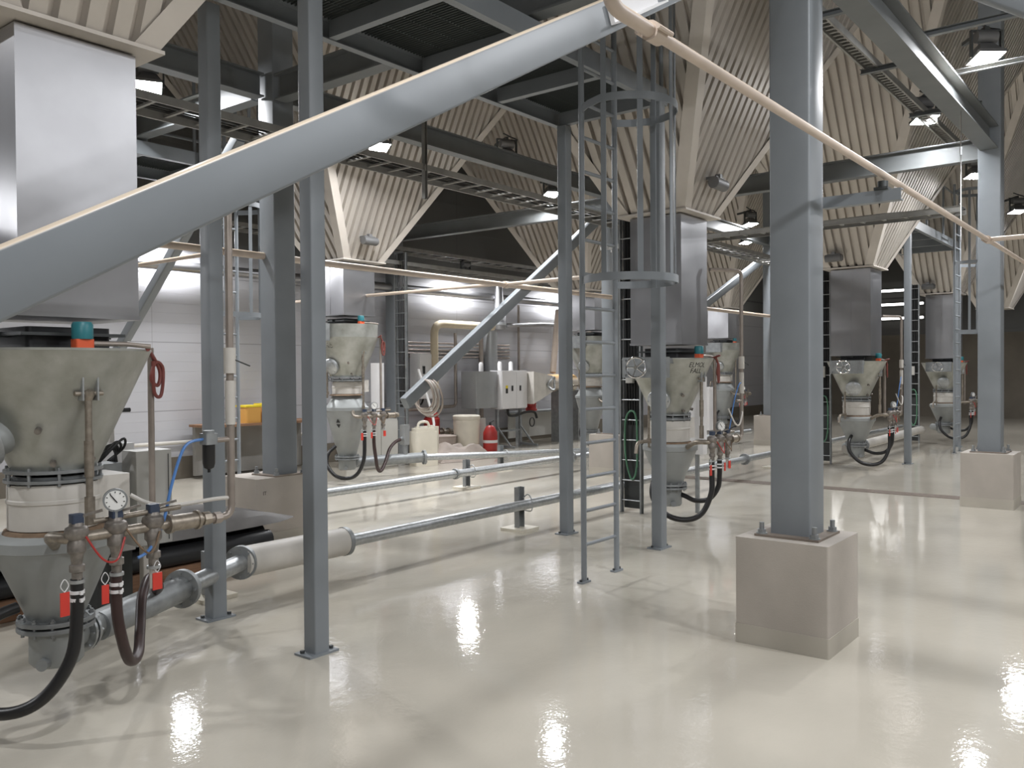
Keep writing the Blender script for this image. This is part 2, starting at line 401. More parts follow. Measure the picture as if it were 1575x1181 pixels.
# ------------------------------------------------------------------ silo cones
ZB, AX, AY, HB = 3.42, .645, .465, .40
def silo(x, y, label, vib='x'):
    t = thing('silo_cone', label, 'silo', (x, y, ZB), 0, 'corrugated silo cones')
    H = ZT - ZB - .02
    def sheet(nx, ny):
        m = MB(); ah, ap = (AX, AY) if nx else (AY, AX)   # slope of this face, slope of its side edges
        top = HB + ap*H; per = .135; k = int(top/per)+1; prof = []
        for i in range(-k, k+1):
            c = i*per
            for ds, dp in ((-.060, 0), (-.026, .0), (-.015, -.05), (.015, -.05), (.026, 0)): prof.append((c+ds, dp))
        prof = [p for p in prof if abs(p[0]) < top-.02]
        vs = []; fs = []
        nl = math.hypot(1, ah)
        for s_, dp in prof:
            for zz in (max(0., (abs(s_)-HB)/ap) , H):
                off = HB + ah*zz + dp/nl; z = zz - dp*ah/nl
                vs.append((nx*off, s_*1, z) if nx else (s_, ny*off, z))
        for i in range(len(prof)-1): fs.append((2*i, 2*i+1, 2*i+3, 2*i+2))
        m.add(vs, fs); return m
    for nx, ny in ((-1,0),(1,0),(0,-1),(0,1)): sheet(nx, ny).build('cladding_sheet', clad, t, angle=20)
    for sx in (-1,1):
        for sy in (-1,1):
            m = MB()
            a = Vector((sx*HB, sy*HB, -.0)); b = Vector((sx*(HB+AX*H), sy*(HB+AY*H), H)); o = .012; wq = .13
            ex = Vector((-sx*wq, 0, 0)); ey = Vector((0, -sy*wq, 0)); dx = Vector((sx*o, 0, -.004)); dy = Vector((0, sy*o, -.004)); dd = Vector((sx*o, sy*o, -.006))
            for (p, q_) in ((a, b),):
                vs = [p+dd, q_+dd, q_+ex+dy, p+ex+dy, q_+ey+dx, p+ey+dx]
                m.add(vs, [(0,1,2,3),(0,5,4,1)])
            m.build('corner_trim', cladtrim, t)
    m = MB(); m.box(-.43, .43, -.43, .43, -.028, -.008); m.build('bottom_flange', cladtrim, t)
    if vib:
        # vibrator motor bolted to the cone
        v = MB(); v.box(-.10, .02, -.10, .10, -.03, .0); v.cyl((-.08, -.13, -.07), (-.08, .13, -.07), .062, n=18); v.cyl((-.08, -.15, -.07), (-.08, -.13, -.07), .05, n=18); v.box(-.11, -.05, -.03, .03, -.03, .03)
        o = v.build('vibrator_motor', lampgrey, t)
        if vib == 'x': o.location = (-HB-AX*.20-.03, .16, .20)
        else: o.location = (-.12, -HB-AY*.32-.03, .32); o.rotation_euler = (0, 0, PI/2)
    return t
silo(2.06, 4.72, 'corrugated silo cone above the shiny near duct, only its lower edge in view', False)
silo(8.71, 4.61, 'large corrugated silo cone above the duct behind the caged ladder', 'y')
silo(15.32, 4.55, 'corrugated silo cone right behind the closest column, pale face with brown shadow bands')
silo(21.9, 4.55, 'distant corrugated silo cone above the farthest duct, behind the far ladder')
silo(28.4, 4.5, 'most distant corrugated silo cone, glimpsed past the column by the drain', False)
silo(2.4, 10.3, 'dark striped silo cone seen through the beams beside the near duct', False)
silo(9.0, 10.35, 'pale silo cone with a vibrator motor above the duct left of the wall equipment', 'y')
silo(15.5, 10.3, 'striped silo cone behind the ladder tray and the two floodlights', False)
silo(22.5, 10.3, 'far striped silo cone above the vessel behind the tall steel riser', False)

# ------------------------------------------------------------------ ducts
def duct(x, y, z0, z1, s, label):
    t = thing('square_duct', label, 'duct', (x, y, z0), 0, 'aluminium ducts')
    h = s/2; m = MB(); N = 10
    # slightly dented sheet sides
    for (ax, sg) in (('x',-1),('x',1),('y',-1),('y',1)):
        vs = []; fs = []
        for j in range(N+1):
            for i in range(N+1):
                a = -h + s*i/N; z = (z1-z0)*j/N; e = min(i, N-i, j, N-j)
                dn = .0035*math.sin(a*7+z*3.1+x) * math.sin(z*4.3+y+sg) * (1 if e > 0 else 0)
                vs.append((sg*(h+dn), a, z) if ax == 'x' else (a, sg*(h+dn), z))
        for j in range(N):
            for i in range(N): fs.append((j*(N+1)+i, j*(N+1)+i+1, (j+1)*(N+1)+i+1, (j+1)*(N+1)+i))
        m.add(vs, fs)
    m.box(-h+.003, h-.003, -h+.003, h-.003, .002, .01)
    m.build('casing', alu, t, angle=30)
    MB().rbox(-h-.008, h+.008, -h-.008, h+.008, .0, .022, .004).build('lower_rim', alu, t)
    m = MB(); m.box(-h-.004, -h, -.012, .012, .02, z1-z0-.0); m.build('seam_strip', alu, t)
    return t
duct(2.085, 4.70, 1.985, 3.38, .60, 'big shiny square duct closest to the camera, scratched aluminium')
duct(8.71, 4.61, 1.975, 3.38, .625, 'square aluminium duct standing behind the caged ladder')
duct(15.32, 4.53, 1.92, 3.38, .65, 'square aluminium duct beside the closest box column')
duct(21.95, 4.52, 1.92, 3.38, .65, 'farthest square aluminium duct, between the far post and far ladder')
duct(9.0, 10.38, 2.57, 3.40, .63, 'short square duct with wavy lamp reflections, above the stencilled hopper')
duct(15.85, 10.3, 2.57, 3.38, .63, 'square duct glimpsed between the caged ladder rails')
duct(22.6, 10.3, 2.57, 3.38, .6, 'small far duct seen past the tall steel riser')

# ------------------------------------------------------------------ dosing vessels
def cone_point(r0, z0, r1, z1, th, z, off=.003):
    r = r1 + (r0-r1)*(z-z1)/(z0-z1) + off
    return Vector((r*math.cos(th), r*math.sin(th), z))
def hose_part(pts, r, t, m=rubber, clampat=None):
    o = MB().tube(pts, r, 12, sub=8).build('hose', m, t)
    if clampat is not None:
        for k, (a, dz) in enumerate(clampat):
            a = Vector(a)
            c = MB().cyl(a, a+Vector((0,0,.016)), r+.005, n=18); c.box(a.x-.006, a.x+.006, a.y-r-.022, a.y-r, a.z, a.z+.016)
            c.build('hose_clamp', whitep, o)
    return o
def valve(t, x, y, z, hose_to=None):
    v = MB()
    v.lathe([(0,.075),(.03,.075),(.034,.06),(.05,.05),(.055,.03),(.05,.01),(.036,-.005),(.042,-.03),(.042,-.06),(.03,-.075),(.024,-.12),(.034,-.125),(.034,-.155),(.024,-.16),(.024,-.20),(0,-.20)], (x,y,z), 20)
    o = v.build('valve', valvem, t)
    m = MB(); m.rbox(x-.028, x+.028, y-.025, y+.025, z+.072, z+.115, .01); m.cyl((x,y,z+.06),(x,y,z+.075),.02)
    m.build('blue_actuator', bluep, o)
    m = MB(); m.beam((x, y-.01, z+.10), (x+.10, y-.05, z+.125), .012, .012); m.build('lever', valvem, o)
    MB().cyl((x, y, z-.21), (x, y, z-.195), .033, n=18).build('hose_ferrule', galv, o)
    return o
def red_tag(t, x, y, z, h=.07, w_=.034, m=redtag):
    o = MB().box(x-w_/2, x+w_/2, y-.003, y+.003, z-h, z).build('warning_tag', m, t)
    MB().tube([(x,y,z),(x-.018,y,z+.03),(x,y,z+.06),(x+.018,y,z+.03),(x,y,z+.001)], .0022, 6).build('tag_wire', whitep, o)
    return o

def vessel(x, y, label, kind='A', lod=0, hose2='pot', text=None, textang=0.):
    t = thing('dosing_vessel', label, 'hopper', (x, y, 0), 0, 'galvanised dosing vessels')
    if kind == 'A': zt, rt, zc, rc, zd1, zd0, zl, rl, zf, rf, zg = 1.83, .48, 1.21, .20, 1.14, .90, .86, .305, .43, .135, 1.94
    else:           zt, rt, zc, rc, zd1, zd0, zl, rl, zf, rf, zg = 2.24, .50, 1.63, .25, 1.56, 1.36, 1.16, .34, .40, .14, 2.53
    # black flexible neck and slide gate
    m = MB(); m.rbox(-.21, .21, -.21, .21, zt+.0 if kind == 'A' else zt+.18, zg, .03); m.build('black_neck', blackp, t)
    m = MB(); m.box(-.26, .26, -.26, .26, zg-.045, zg-.03); m.box(-.30, .30, -.03, .03, zg-.05, zg-.025); m.build('neck_flange', darksteel, t)
    if kind == 'A':
        m = MB(); m.rbox(-.58, -.50, -.27, .27, zt-.21, zt+.01, .01); g_ = m
        for yy in (-.23, 0, .23):
            for zz in (zt-.18, zt-.02): g_.cyl((-.59, yy, zz), (-.58, yy, zz), .012, n=8)
        g_.box(-.50, -.30, -.25, .25, zt-.06, zt-.0); gate = g_.build('slide_gate', galvdull, t)
        hw = MB(); c = Vector((-.80, -.03, zt-.10)); ax = Vector((-1, -.25, 0)).normalized(); u = Vector((0,0,1)); v_ = ax.cross(u)
        hw.tube([c + (u*math.cos(k*PI/8) + v_*math.sin(k*PI/8))*.105 for k in range(16)], .011, 8, closed=True, sub=3)
        for k in range(5): hw.cyl(c, c + (u*math.cos(k*2*PI/5+.3) + v_*math.sin(k*2*PI/5+.3))*.105, .007, n=8)
        hw.cyl(c+ax*.02, c-ax*.03, .02); hw.build('handwheel', chrome, gate)
        MB().cyl(c, (-.58, -.0, zt-.10), .013).build('spindle', galv, gate)
    else:
        m = MB(); m.rbox(-.62, -.50, -.22, .22, zt-.06, zt+.20, .01); m.tube([(-.56,0,zt+.2),(-.58,0,zt+.24),(-.54,0,zt+.24),(-.56,0,zt+.2)], .006, 6); m.build('gate_box', galvdull, t)
    # upper cone
    pr = [(rt-.012, zt-.002), (rt, zt), (rt, zt-.012), (rt-.004, zt-.016), (rc, zc), (rc-.01, zc)]
    if kind == 'B': pr = [(rt-.03, zt+.20), (rt-.01, zt+.20), (rt-.012, zt), (rt+.004, zt), (rt, zt-.012), (rc, zc), (rc-.01, zc)]
    m = MB(); m.lathe(pr, (0,0,0), 48); m.cyl((0,0,pr[0][1]-.008), (0,0,pr[0][1]-.004), pr[0][0], n=48); uc = m.build('upper_cone', cone_m, t)
    zm = zc + .15
    a = Vector((-.22, -.035, zm+.06)); dv = Vector((-.94, -.16, -.34)).normalized()
    m = MB(); m.cyl(a, a+dv*.15, .095, n=24); m.build('manhole_neck', lower_m, uc)
    m = MB(); m.cyl(a+dv*.13, a+dv*.16, .128, n=28); m.lathe([(.128,0),(.12,.012),(.07,.03),(0,.034)], a+dv*.16, 28, dv)
    for k in range(8):
        e = dv.cross(Vector((0,0,1))).normalized(); f_ = dv.cross(e); p = a+dv*.16+(e*math.cos(k*PI/4)+f_*math.sin(k*PI/4))*.112; m.cyl(p, p+dv*.02, .011, n=6)
    m.build('manhole_cover', galv, uc)
    if lod < 2:
        for th, z in ((-2.2, zc+.22), (-1.2, zc+.06), (-2.0, zc+.05)):
            p = cone_point(rt, zt, rc, zc, th, z, 0); n_ = Vector((math.cos(th), math.sin(th), -.35)).normalized()
            MB().cyl(p-n_*.01, p+n_*.03, .016, n=10).build('boss_plug', valvem, uc)
    # throat rings and tie rods
    m = MB(); m.lathe([(rc-.02, zc+.005), (rc+.035, zc+.005), (rc+.035, zc-.012), (rc-.02, zc-.012)], (0,0,0), 36)
    m.lathe([(rc-.02, zc-.03), (rc-.01, zc-.03), (rc-.01, zd1), (rc-.02, zd1)], (0,0,0), 36)
    m.lathe([(rc-.02, zc-.045), (rc+.035, zc-.045), (rc+.035, zc-.06), (rc-.02, zc-.06)], (0,0,0), 36)
    for k in range(10):
        th = k*PI/5; m.cyl((math.cos(th)*(rc+.022), math.sin(th)*(rc+.022), zc-.075), (math.cos(th)*(rc+.022), math.sin(th)*(rc+.022), zc+.02), .009, n=6)
    m.build('clamping_ring', galvdull, t)
    # white drum valve housing with side box
    m = MB(); m.lathe([(0, zd1), (.215, zd1), (.22, zd1-.01), (.22, zd1-.075), (.226, zd1-.08), (.226, zd1-.095), (.22, zd1-.10), (.22, zd0+.01), (0, zd0)], (0,0,0), 36)
    dr = m.build('drum_housing', drumw, t)
    MB().rbox(.08, .34, -.14, .14, zd0+.03, zd1+.02, .01).build('side_box', drumw, dr)
    # lower pressure cone
    m = MB(); m.lathe([(.19, zd0+.002), (.21, zd0-.005), (rl-.03, zl+.018), (rl, zl), (rl, zl-.05), (rl-.012, zl-.055), (rf, zf), (rf-.01, zf-.01)], (0,0,0), 48); lc = m.build('lower_cone', lower_m, t)
    m = MB(); m.lathe([(.205, zd0+.006), (.235, zd0+.004), (rl-.06, zd0-.016), (rl-.08, zd0-.012)], (0,0,0), 36); m.build('rust_bloom', rust, lc)
    for zz, nm in ((zf, 0), (zf-.035, 1)):
        m = MB(); m.lathe([(rf-.02, zz+.002), (rf+.05, zz+.002), (rf+.052, zz-.004), (rf+.052, zz-.020), (rf-.02, zz-.022)], (0,0,0), 36)
        if nm == 0:
            for k in range(12):
                th = k*PI/6; p = (math.cos(th)*(rf+.033), math.sin(th)*(rf+.033)); m.cyl((*p, zz-.075), (*p, zz+.022), .009, n=6); m.cyl((*p, zz), (*p, zz+.014), .015, n=6)
        m.build('bottom_flange', galvdull, t)
    m = MB(); m.lathe([(rf-.01, zf-.03), (rf-.005, zf-.06), (rf-.005, .205), (rf-.02, .185), (0, .18)], (0,0,0), 32)
    pot = m.build('bottom_pot', lower_m, t)
    if lod < 2: MB().cyl((-.09, -.08, .22), (-.125, -.11, .22), .03, n=16).build('drain_plug', galvdull, pot)
    # outlet towards the conveying pipe
    dv = Vector((.87, .49, 0)); m = MB(); m.cyl(dv*.06+Vector((0,0,.29)), dv*(.80 if kind == 'A' else .27)+Vector((0,0,.29)), .075, n=24); outl = m.build('outlet_stub', lower_m, t)
    for o_ in (.17, .205):
        m = MB(); m.cyl(dv*o_+Vector((0,0,.29)), dv*(o_+.018)+Vector((0,0,.29)), .115, n=28)
        for k in range(8):
            e = Vector((-.49,.87,0)); p = dv*o_+Vector((0,0,.29))+(e*math.cos(k*PI/4)+Vector((0,0,1))*math.sin(k*PI/4))*.098; m.cyl(p-dv*.012, p+dv*.045, .009, n=6)
        m.build('outlet_flange', galv, outl)
    # level switch
    m = MB(); m.rbox(-.06, .03, -.40, -.33, zt+.0 if kind=='A' else zt+.2, (zt if kind=='A' else zt+.2)+.045, .01); sw = m.build('level_switch', orange, t); zs = (zt if kind=='A' else zt+.2)+.045
    MB().lathe([(0,0),(.048,0),(.05,.01),(.05,.07),(.042,.085),(0,.088)], (-.015,-.365,zs), 22).build('switch_cap', teal, sw)
    m = MB().pipe([(.02,-.36,zs-.02),(.22,-.36,zs-.02),(.34,-.36,zs-.03)], .013); m.build('switch_conduit', copper, sw)
    # air manifold with three valves
    zv = .93 if kind == 'A' else 1.03; my = -.58
    m = MB(); m.pipe([(-.10, -.24, zl-.02), (-.22, -.42, zv), (-.20, my, zv), (.52, my, zv)], .026); m.cyl((.32, my, zv), (.46, my, zv), .042, n=18); m.cyl((.30,my,zv),(.32,my,zv),.05,n=18); m.cyl((.46,my,zv),(.475,my,zv),.05,n=18); mf = m.build('manifold', brass, t)
    MB().cyl((.50, my, zv), (.54, my, zv), .036, n=8).build('union_nut', brass, mf)
    for vx in (-.16, .03, .22): valve(t, vx, my-.005, zv)
    zh = zv - .21
    # pressure gauge
    c = Vector((.02, my-.02, zv+.16)); gd = Vector((-.42, -.9, .02)).normalized()
    m = MB(); m.cyl(c+gd*-.02, c+gd*.012, .056, n=28); m.cyl((c.x, c.y, zv+.02), (c.x, c.y, zv+.11), .012); gg = m.build('pressure_gauge', galvdull, t)
    MB().cyl(c+gd*.0125, c+gd*.0135, .047, n=28).build('gauge_dial', glassdial, gg)
    if lod < 2:
        e = gd.cross(Vector((0,0,1))).normalized(); m = MB(); m.beam(c+gd*.0155-e*.008-Vector((0,0,.012)), c+gd*.0155+e*.022+Vector((0,0,.028)), .003, .005)
        for k in range(9):
            th = -.8+k*.59; q0 = e*math.cos(th)+Vector((0,0,math.sin(th))); m.beam(c+gd*.0148+q0*.036, c+gd*.0148+q0*.043, .002, .004)
        m.build('gauge_needle', inkm, gg)
    # side pipe above manifold (near horizontal tube with white end ring)
    m = MB(); m.cyl((-.06, my+.04, zv+.06), (.36, my-.02, zv+.085), .014); m.build('air_tube', brass, mf)
    # hoses
    hose_part([(-.16, my, zh+.02), (-.165, my-.01, zh-.14), (-.20, my-.02, .38), (-.30, my+.02, .22), (-.42, my+.10, .16), (-.52, -.28, .17), (-.52, -.12, .28), (-.42, -.06, .44), (-.30, -.03, .50), (-.2, -.02, .52)] if kind == 'A' and lod == 0 and hose2 == 'pipe' else
              [(-.16, my, zh+.02), (-.16, my, zh-.15), (-.18, my, .38), (-.24, -.50, .17), (-.32, -.36, .10), (-.40, -.18, .14), (-.42, -.02, .30), (-.36, .02, .46), (-.22, .02, .56)],
              .029, t, rubber, [((-.16, my, zh-.05), 0), ((-.16, my, zh-.085), 0)])
    red_tag(t, -.225, my-.02, zh-.03, .11, .042)
    if hose2 == 'pot':
        hose_part([(.03, my, zh+.02), (.03, my, zh-.15), (.03, my+.02, .42), (.02, -.46, .29), (.02, -.30, .26), (.03, -.16, .30), (.03, -.08, .32)], .027, t, rubber, [((.03, my, zh-.05), 0), ((.03, my, zh-.085), 0)])
    else:
        hose_part([(.03, my, zh+.02), (.03, my, zh-.16), (.05, my, .42), (.12, -.52, .27), (.22, -.42, .25), (.32, -.26, .34), (.42, -.10, .46), (.55, .05, .52), (.68, .18, .42), (.74, .36, .34)] if kind == 'A' else
                  [(.03, my, zh+.02), (.03, my, zh-.2), (.06, my, .42), (.12, -.56, .22), (.22, -.53, .18), (.38, -.46, .30), (.56, -.36, .47), (.76, -.27, .56), (.92, -.235, .60)], .027, t, rubber_red, [((.03, my, zh-.05), 0), ((.03, my, zh-.085), 0)])
    red_tag(t, .10 if hose2 == 'pot' else -.04, my-.03, zh-.03, .09)
    red_tag(t, .225, my-.03, zh-.02, .085, .05)
    MB().cyl((.22, my, zh-.10), (.22, my, zh+.02), .018).build('nozzle', drumw, t)
    # small red leads looped between the valves
    m = MB().tube([(-.14,my-.04,zv+.02),(-.08,my-.09,zv-.10),(.0,my-.07,zv-.12),(.05,my-.05,zv-.02)], .005, 6); m.build('signal_lead', redpaint, t)
    m = MB().tube([(.06,my-.04,zv+.02),(.12,my-.09,zv-.09),(.18,my-.07,zv-.11),(.23,my-.05,zv-.02)], .005, 6); m.build('signal_lead', rust, t)
    # clevis strut in front of the cone
    ztop = zc + .36
    m = MB(); m.cyl((0, -.385, zv+.02), (0, -.385, ztop), .017); m.cyl((0,-.385,zc-.02),(0,-.385,zc+.16),.023); m.cyl((0,-.385,zv+.02),(0,-.385,zv+.16),.026,n=8); m.lathe([(.017,0),(.03,.02),(.03,.045),(0,.06)], (0,-.385,ztop), 12); st = m.build('tie_strut', brass, t)
    for dx in (-.037, .037): MB().rbox(dx-.005, dx+.005, -.415, -.30, ztop-.0, ztop+.16, .003).build('clevis_plate', galv, st)
    MB().cyl((-.07, -.39, ztop+.035), (.07, -.39, ztop+.035), .012).build('clevis_pin', brass, st)
    # left small stand pipe
    m = MB(); m.cyl((-.30, .10, zd0-.05), (-.30, .10, zc+.10), .014); m.cyl((-.30,.10,zd0),( -.30,.10,zd0+.05),.026,n=8); m.pipe([(-.30,.10,zd0+.02),(-.52,.12,zd0+.02),(-.55,.12,zd0-.1)], .02); m.build('inlet_pipe', brass, t)
    # vent riser
    vx, vy, vz = (.734, .343, .31) if kind == 'A' and hose2 == 'pipe' else (.39, -.36, zv-.08)
    m = MB(); m.cyl((vx, vy, vz), (vx, vy, zt+.03), .019); m.cyl((vx, vy, vz+.02), (vx, vy, vz+.06), .03); rs = m.build('vent_riser', copper, t)
    # red cable looped over the riser
    m = MB().tube([(.33,-.36,zt+.0),(vx-.08,vy-.1,zt+.03),(vx-.03,vy-.03,zt+.02),(vx+.01,vy-.03,zt-.04),(vx+.05,vy-.02,zt-.12),(vx+.03,vy-.03,zt-.2),(vx-.02,vy-.04,zt-.16),(vx+.01,vy-.04,zt-.06),(vx+.07,vy-.02,zt-.10),(vx+.05,vy-.03,zt-.26),(vx,vy-.04,zt-.24),(vx-.005,vy-.04,zt-.05)], .011, 8)
    m.build('red_cable_loop', redcable, rs)
    if text:
        def fn(a, b, c):
            z = zt-.10 + b; r = rc + (rt-rc)*(z-zc)/(zt-zc) + .003 + c*.5; th = textang + a/r
            return Vector((r*math.cos(th), r*math.sin(th), z))
        text_part('stencil_lettering', text, .075, inkm, uc, fn)
    if kind == 'B' and text:
        for sgn in (1, -1):
            vs = []
            for a, z in ((-.035, .0), (.035, 0), (0, .06*sgn)):
                zz = .92+.012*sgn+z; r = rf + (rl-rf)*(zz-zf)/(zl-.05-zf) + .004; th = -2.75 + a/r; vs.append((r*math.cos(th), r*math.sin(th), zz))
            MB().add(vs, [(0,1,2)]).build('black_arrow_mark', inkm, lc)
    return t

vessel(2.07, 4.70, 'big double-cone dosing vessel under the near duct, with gauge and red tags', 'A', 0, 'pipe')
vessel(8.70, 4.60, 'dosing vessel with chrome handwheel behind the caged ladder', 'A', 1, 'pot', 'ELMOL\nFALL', -1.92)
vessel(15.32, 4.53, 'dosing vessel with chrome handwheel beside the closest box column', 'A', 1, 'pot')
vessel(21.95, 4.52, 'far dosing vessel between the far post and the far ladder', 'A', 2, 'pot')
vessel(9.0, 10.38, 'tall dosing vessel with stencilled letters in front of the white wall', 'B', 1, 'pipe', '30BC.C1\nFILNO', -2.98)
vessel(15.85, 10.3, 'dusty tall dosing vessel seen between the caged ladder rails', 'B', 2, 'pot')
vessel(22.6, 10.3, 'far tall dosing vessel seen past the steel riser', 'B', 2, 'pot')

# ------------------------------------------------------------------ risers with elbow
def riser(x, y, ztop, label, zv=.93, left=-1, frl=False):
    t = thing('steel_riser', label, 'pipe', (x, y, zv), 0, 'steel air risers')
    m = MB().pipe([(-.14, 0, 0), (0, 0, 0.0), (0, 0, ztop-zv), (-.35, .22, ztop-zv)], .021, .07); m.cyl((-.07,0,0),(-.11,0,0),.032,n=8)
    m.build('riser_pipe', copper, t)
    m = MB().cyl((0,0,.78),(0,0,.92),.034,n=10); m.cyl((0,0,.5),(0,0,.74),.027); v = m.build('ball_valve', drumw, t)
    MB().beam((0,-.02,.86),(.10,-.04,.82),.012,.006).build('valve_lever', darksteel, v)
    MB().pipe([(0,0,.42),(-.14,0,.42)], .014).build('branch_pipe', copper, t)
    if not frl:
        MB().tube([(0,0,.30),(-.08,-.04,.27),(-.2,-.06,.16),(-.3,-.05,.18),(-.36,.0,.34)], .009, 6).build('pale_cable', drumw, t)
        MB().tube([(0,0,.62),(-.12,-.02,.60),(-.26,-.03,.44),(-.34,-.02,.2),(-.36,.0,.06)], .007, 6).build('blue_air_hose', bluehose, t)
    if frl:
        m = MB(); m.rbox(-.17, -.10, -.035, .035, .40, .46, .008); m.cyl((-.135,0,.46),(-.135,0,.475),.03); f = m.build('filter_regulator', galvdull, t)
        m = MB().lathe([(.0,.40),(.033,.40),(.033,.30),(.026,.275),(.008,.265),(.008,.25),(0,.25)], (-.135,0,0), 18); m.build('filter_bowl', rubber, f)
        MB().tube([(-.17,0,.43),(-.28,-.01,.40),(-.36,-.02,.22),(-.42,-.03,.02),(-.50,-.04,-.10),(-.56,-.04,-.13)], .008, 8).build('blue_air_hose', bluehose, t)
        MB().tube([(0,0,.10),(-.1,.02,.10),(-.3,.05,.09),(-.42,.1,.11),(-.5,.14,.16)], .011, 8).build('grey_cable', drumw, t)
    return t
riser(2.76, 4.14, 2.68, 'vertical steel air pipe with blue hose and filter beside the slim post', .92, frl=True)
riser(9.32, 4.02, 2.82, 'vertical steel air pipe bending over beside the duct behind the caged ladder')
riser(15.95, 3.96, 2.6, 'thin vertical air pipe beside the vessel past the closest column')

# ------------------------------------------------------------------ conveying pipes on the floor
def flange(mb, p, d, r=.115, th=.02):
    p = Vector(p); d = Vector(d).normalized(); mb.cyl(p-d*th, p+d*th, r, n=28)
    e = d.cross(Vector((0,0,1))).normalized(); f_ = Vector((0,0,1))
    for k in range(8):
        q_ = p+(e*math.cos(k*PI/4)+f_*math.sin(k*PI/4))*(r*.82); mb.cyl(q_-d*(th+.015), q_+d*(th+.015), .009, n=6)
    return mb
def conveyor(label, segs, flanges, extra=None):
    t = thing('conveying_pipe', label, 'pipe', (0, 0, 0), 0, 'conveying pipes'); 
    for nm, a, b, r, m_ in segs: MB().cyl(a, b, r, n=26).build(nm, m_, t)
    for p, d_, r in flanges: flange(MB(), p, d_, r).build('flange', galvdull, t)
    return t
zc_ = .28
conveyor('shiny conveying pipe along the floor passing behind the first slim posts',
  [('outlet_pipe', (2.36,4.84,.28), (3.06,5.16,.30), .082, galvdull), ('short_pipe', (3.06,5.16,.30), (3.77,5.53,.30), .062, galv), ('wide_sleeve', (3.77,5.53,.30), (4.78,5.56,.29), .115, drumw),
   ('long_pipe', (4.78,5.56,.285), (13.0,5.56,.28), .052, galv), ('far_pipe', (13.0,5.56,.28), (22.4,5.56,.28), .052, galv)],
  [((3.07,5.165,.30),(.87,.49,0),.125), ((3.76,5.525,.30),(.87,.49,0),.125), ((4.78,5.56,.29),(1,0,0),.120), ((13.0,5.56,.28),(1,0,0),.09)])
conveyor('conveying pipe along the floor in front of the white wall',
  [('near_pipe', (-1.0,8.2,.25), (9.1,8.2,.25), .056, galv), ('far_pipe', (9.1,8.2,.25), (19.5,8.2,.25), .056, galv)], [((9.1,8.2,.25),(1,0,0),.075), ((12.0,8.2,.25),(1,0,0),.10)])
conveyor('conveying pipe slanting from the stencilled vessel to the long floor pipe',
  [('thick_pipe', (9.24,10.50,.27), (10.35,10.05,.28), .085, galvdull), ('thin_pipe', (10.35,10.05,.28), (13.2,8.35,.26), .055, galv)], [((10.37,10.04,.28),(.86,-.5,0),.12), ((12.9,8.53,.26),(.86,-.5,0),.10)])
conveyor('pale conveying pipe beyond the far vessels', [('pipe_run', (15.65,4.8,.28), (21.3,4.86,.30), .085, drumw)], [((16.6,4.81,.28),(1,.01,0),.13)])
MB_ = thing('pipe_inlet_box', 'grey upright box on the slanting floor pipe beside the jerry can', 'box', (10.05, 10.17, .355), 0)
MB().rbox(-.06, .06, -.06, .06, .15, .48, .008).build('box_body', ducting, MB_); MB().cyl((0,0,-.01),(0,0,.15),.05).build('neck', galvdull, MB_); MB().cyl((-.06,0,.26),(-.13,-.02,.25),.03).build('hose_tail', galv, MB_)
def pipe_support(x, y, label, z=.32, pad=True, rz=0.):
    t = thing('pipe_support', label, 'support', (x, y, 0), rz, 'pipe supports')
    MB().channel((0,.10,0 if not pad else .03), (0,.10,z+.14), .06, .10, .006, up=(1,0,0)).build('post', galvdull, t)
    if pad: MB().rbox(-.15, .15, -.05, .25, 0, .03, .01).build('foot_pad', cream, t)
    MB().tube([(0,.04,z-.10),(0,-.06,z-.10),(0,-.07,z),(0,-.02,z+.07),(0,.05,z+.03)], .006, 6).build('pipe_clip', galv, t)
    return t
pipe_support(7.3, 5.56, 'pipe support post on a cream pad beside the slim post by the ladder')
pipe_support(3.7, 5.75, 'low pipe support behind the first slim post', .22)
pipe_support(9.45, 8.2, 'pipe support on a cream pad in front of the slanting pipe', .28)
pipe_support(14.45, 5.56, 'pipe support just beside the closest box column', .28)
pipe_support(11.6, 9.3, 'small pipe support under the slanting pipe', .28)
# ------------------------------------------------------------------ platforms with posts and caged ladders
def post(x, y, label, zt=4.235):
    t = thing('slim_post', label, 'post', (x, y, 0), 0, 'platform posts')
    MB().rbox(-.055, .055, -.055, .055, .012, zt, .01).build('shaft', steel, t)
    MB().box(-.11, .11, -.075, .075, 0, .013).build('base_plate', steel, t)
    for s in (-1, 1):
        MB().cyl((s*.085, -.03*s, .013), (s*.085, -.03*s, .03), .014, n=6).build('anchor_bolt', darksteel, t)
    return t
post(3.36, 4.17, 'slim blue-grey post standing nearest, left of the light patch on the floor')
post(3.42, 5.33, 'slim blue-grey post beside the near vessel and its blue hose')
post(7.42, 5.13, 'slim post just behind the caged ladder on its wall side')
post(7.34, 4.0, 'slim post just past the caged ladder, in front of the handwheel vessel')
post(16.42, 3.97, 'slim post standing alone on the far floor before the far vessel')
post(20.6, 3.97, 'far slim post half hidden by the column at the drain end')

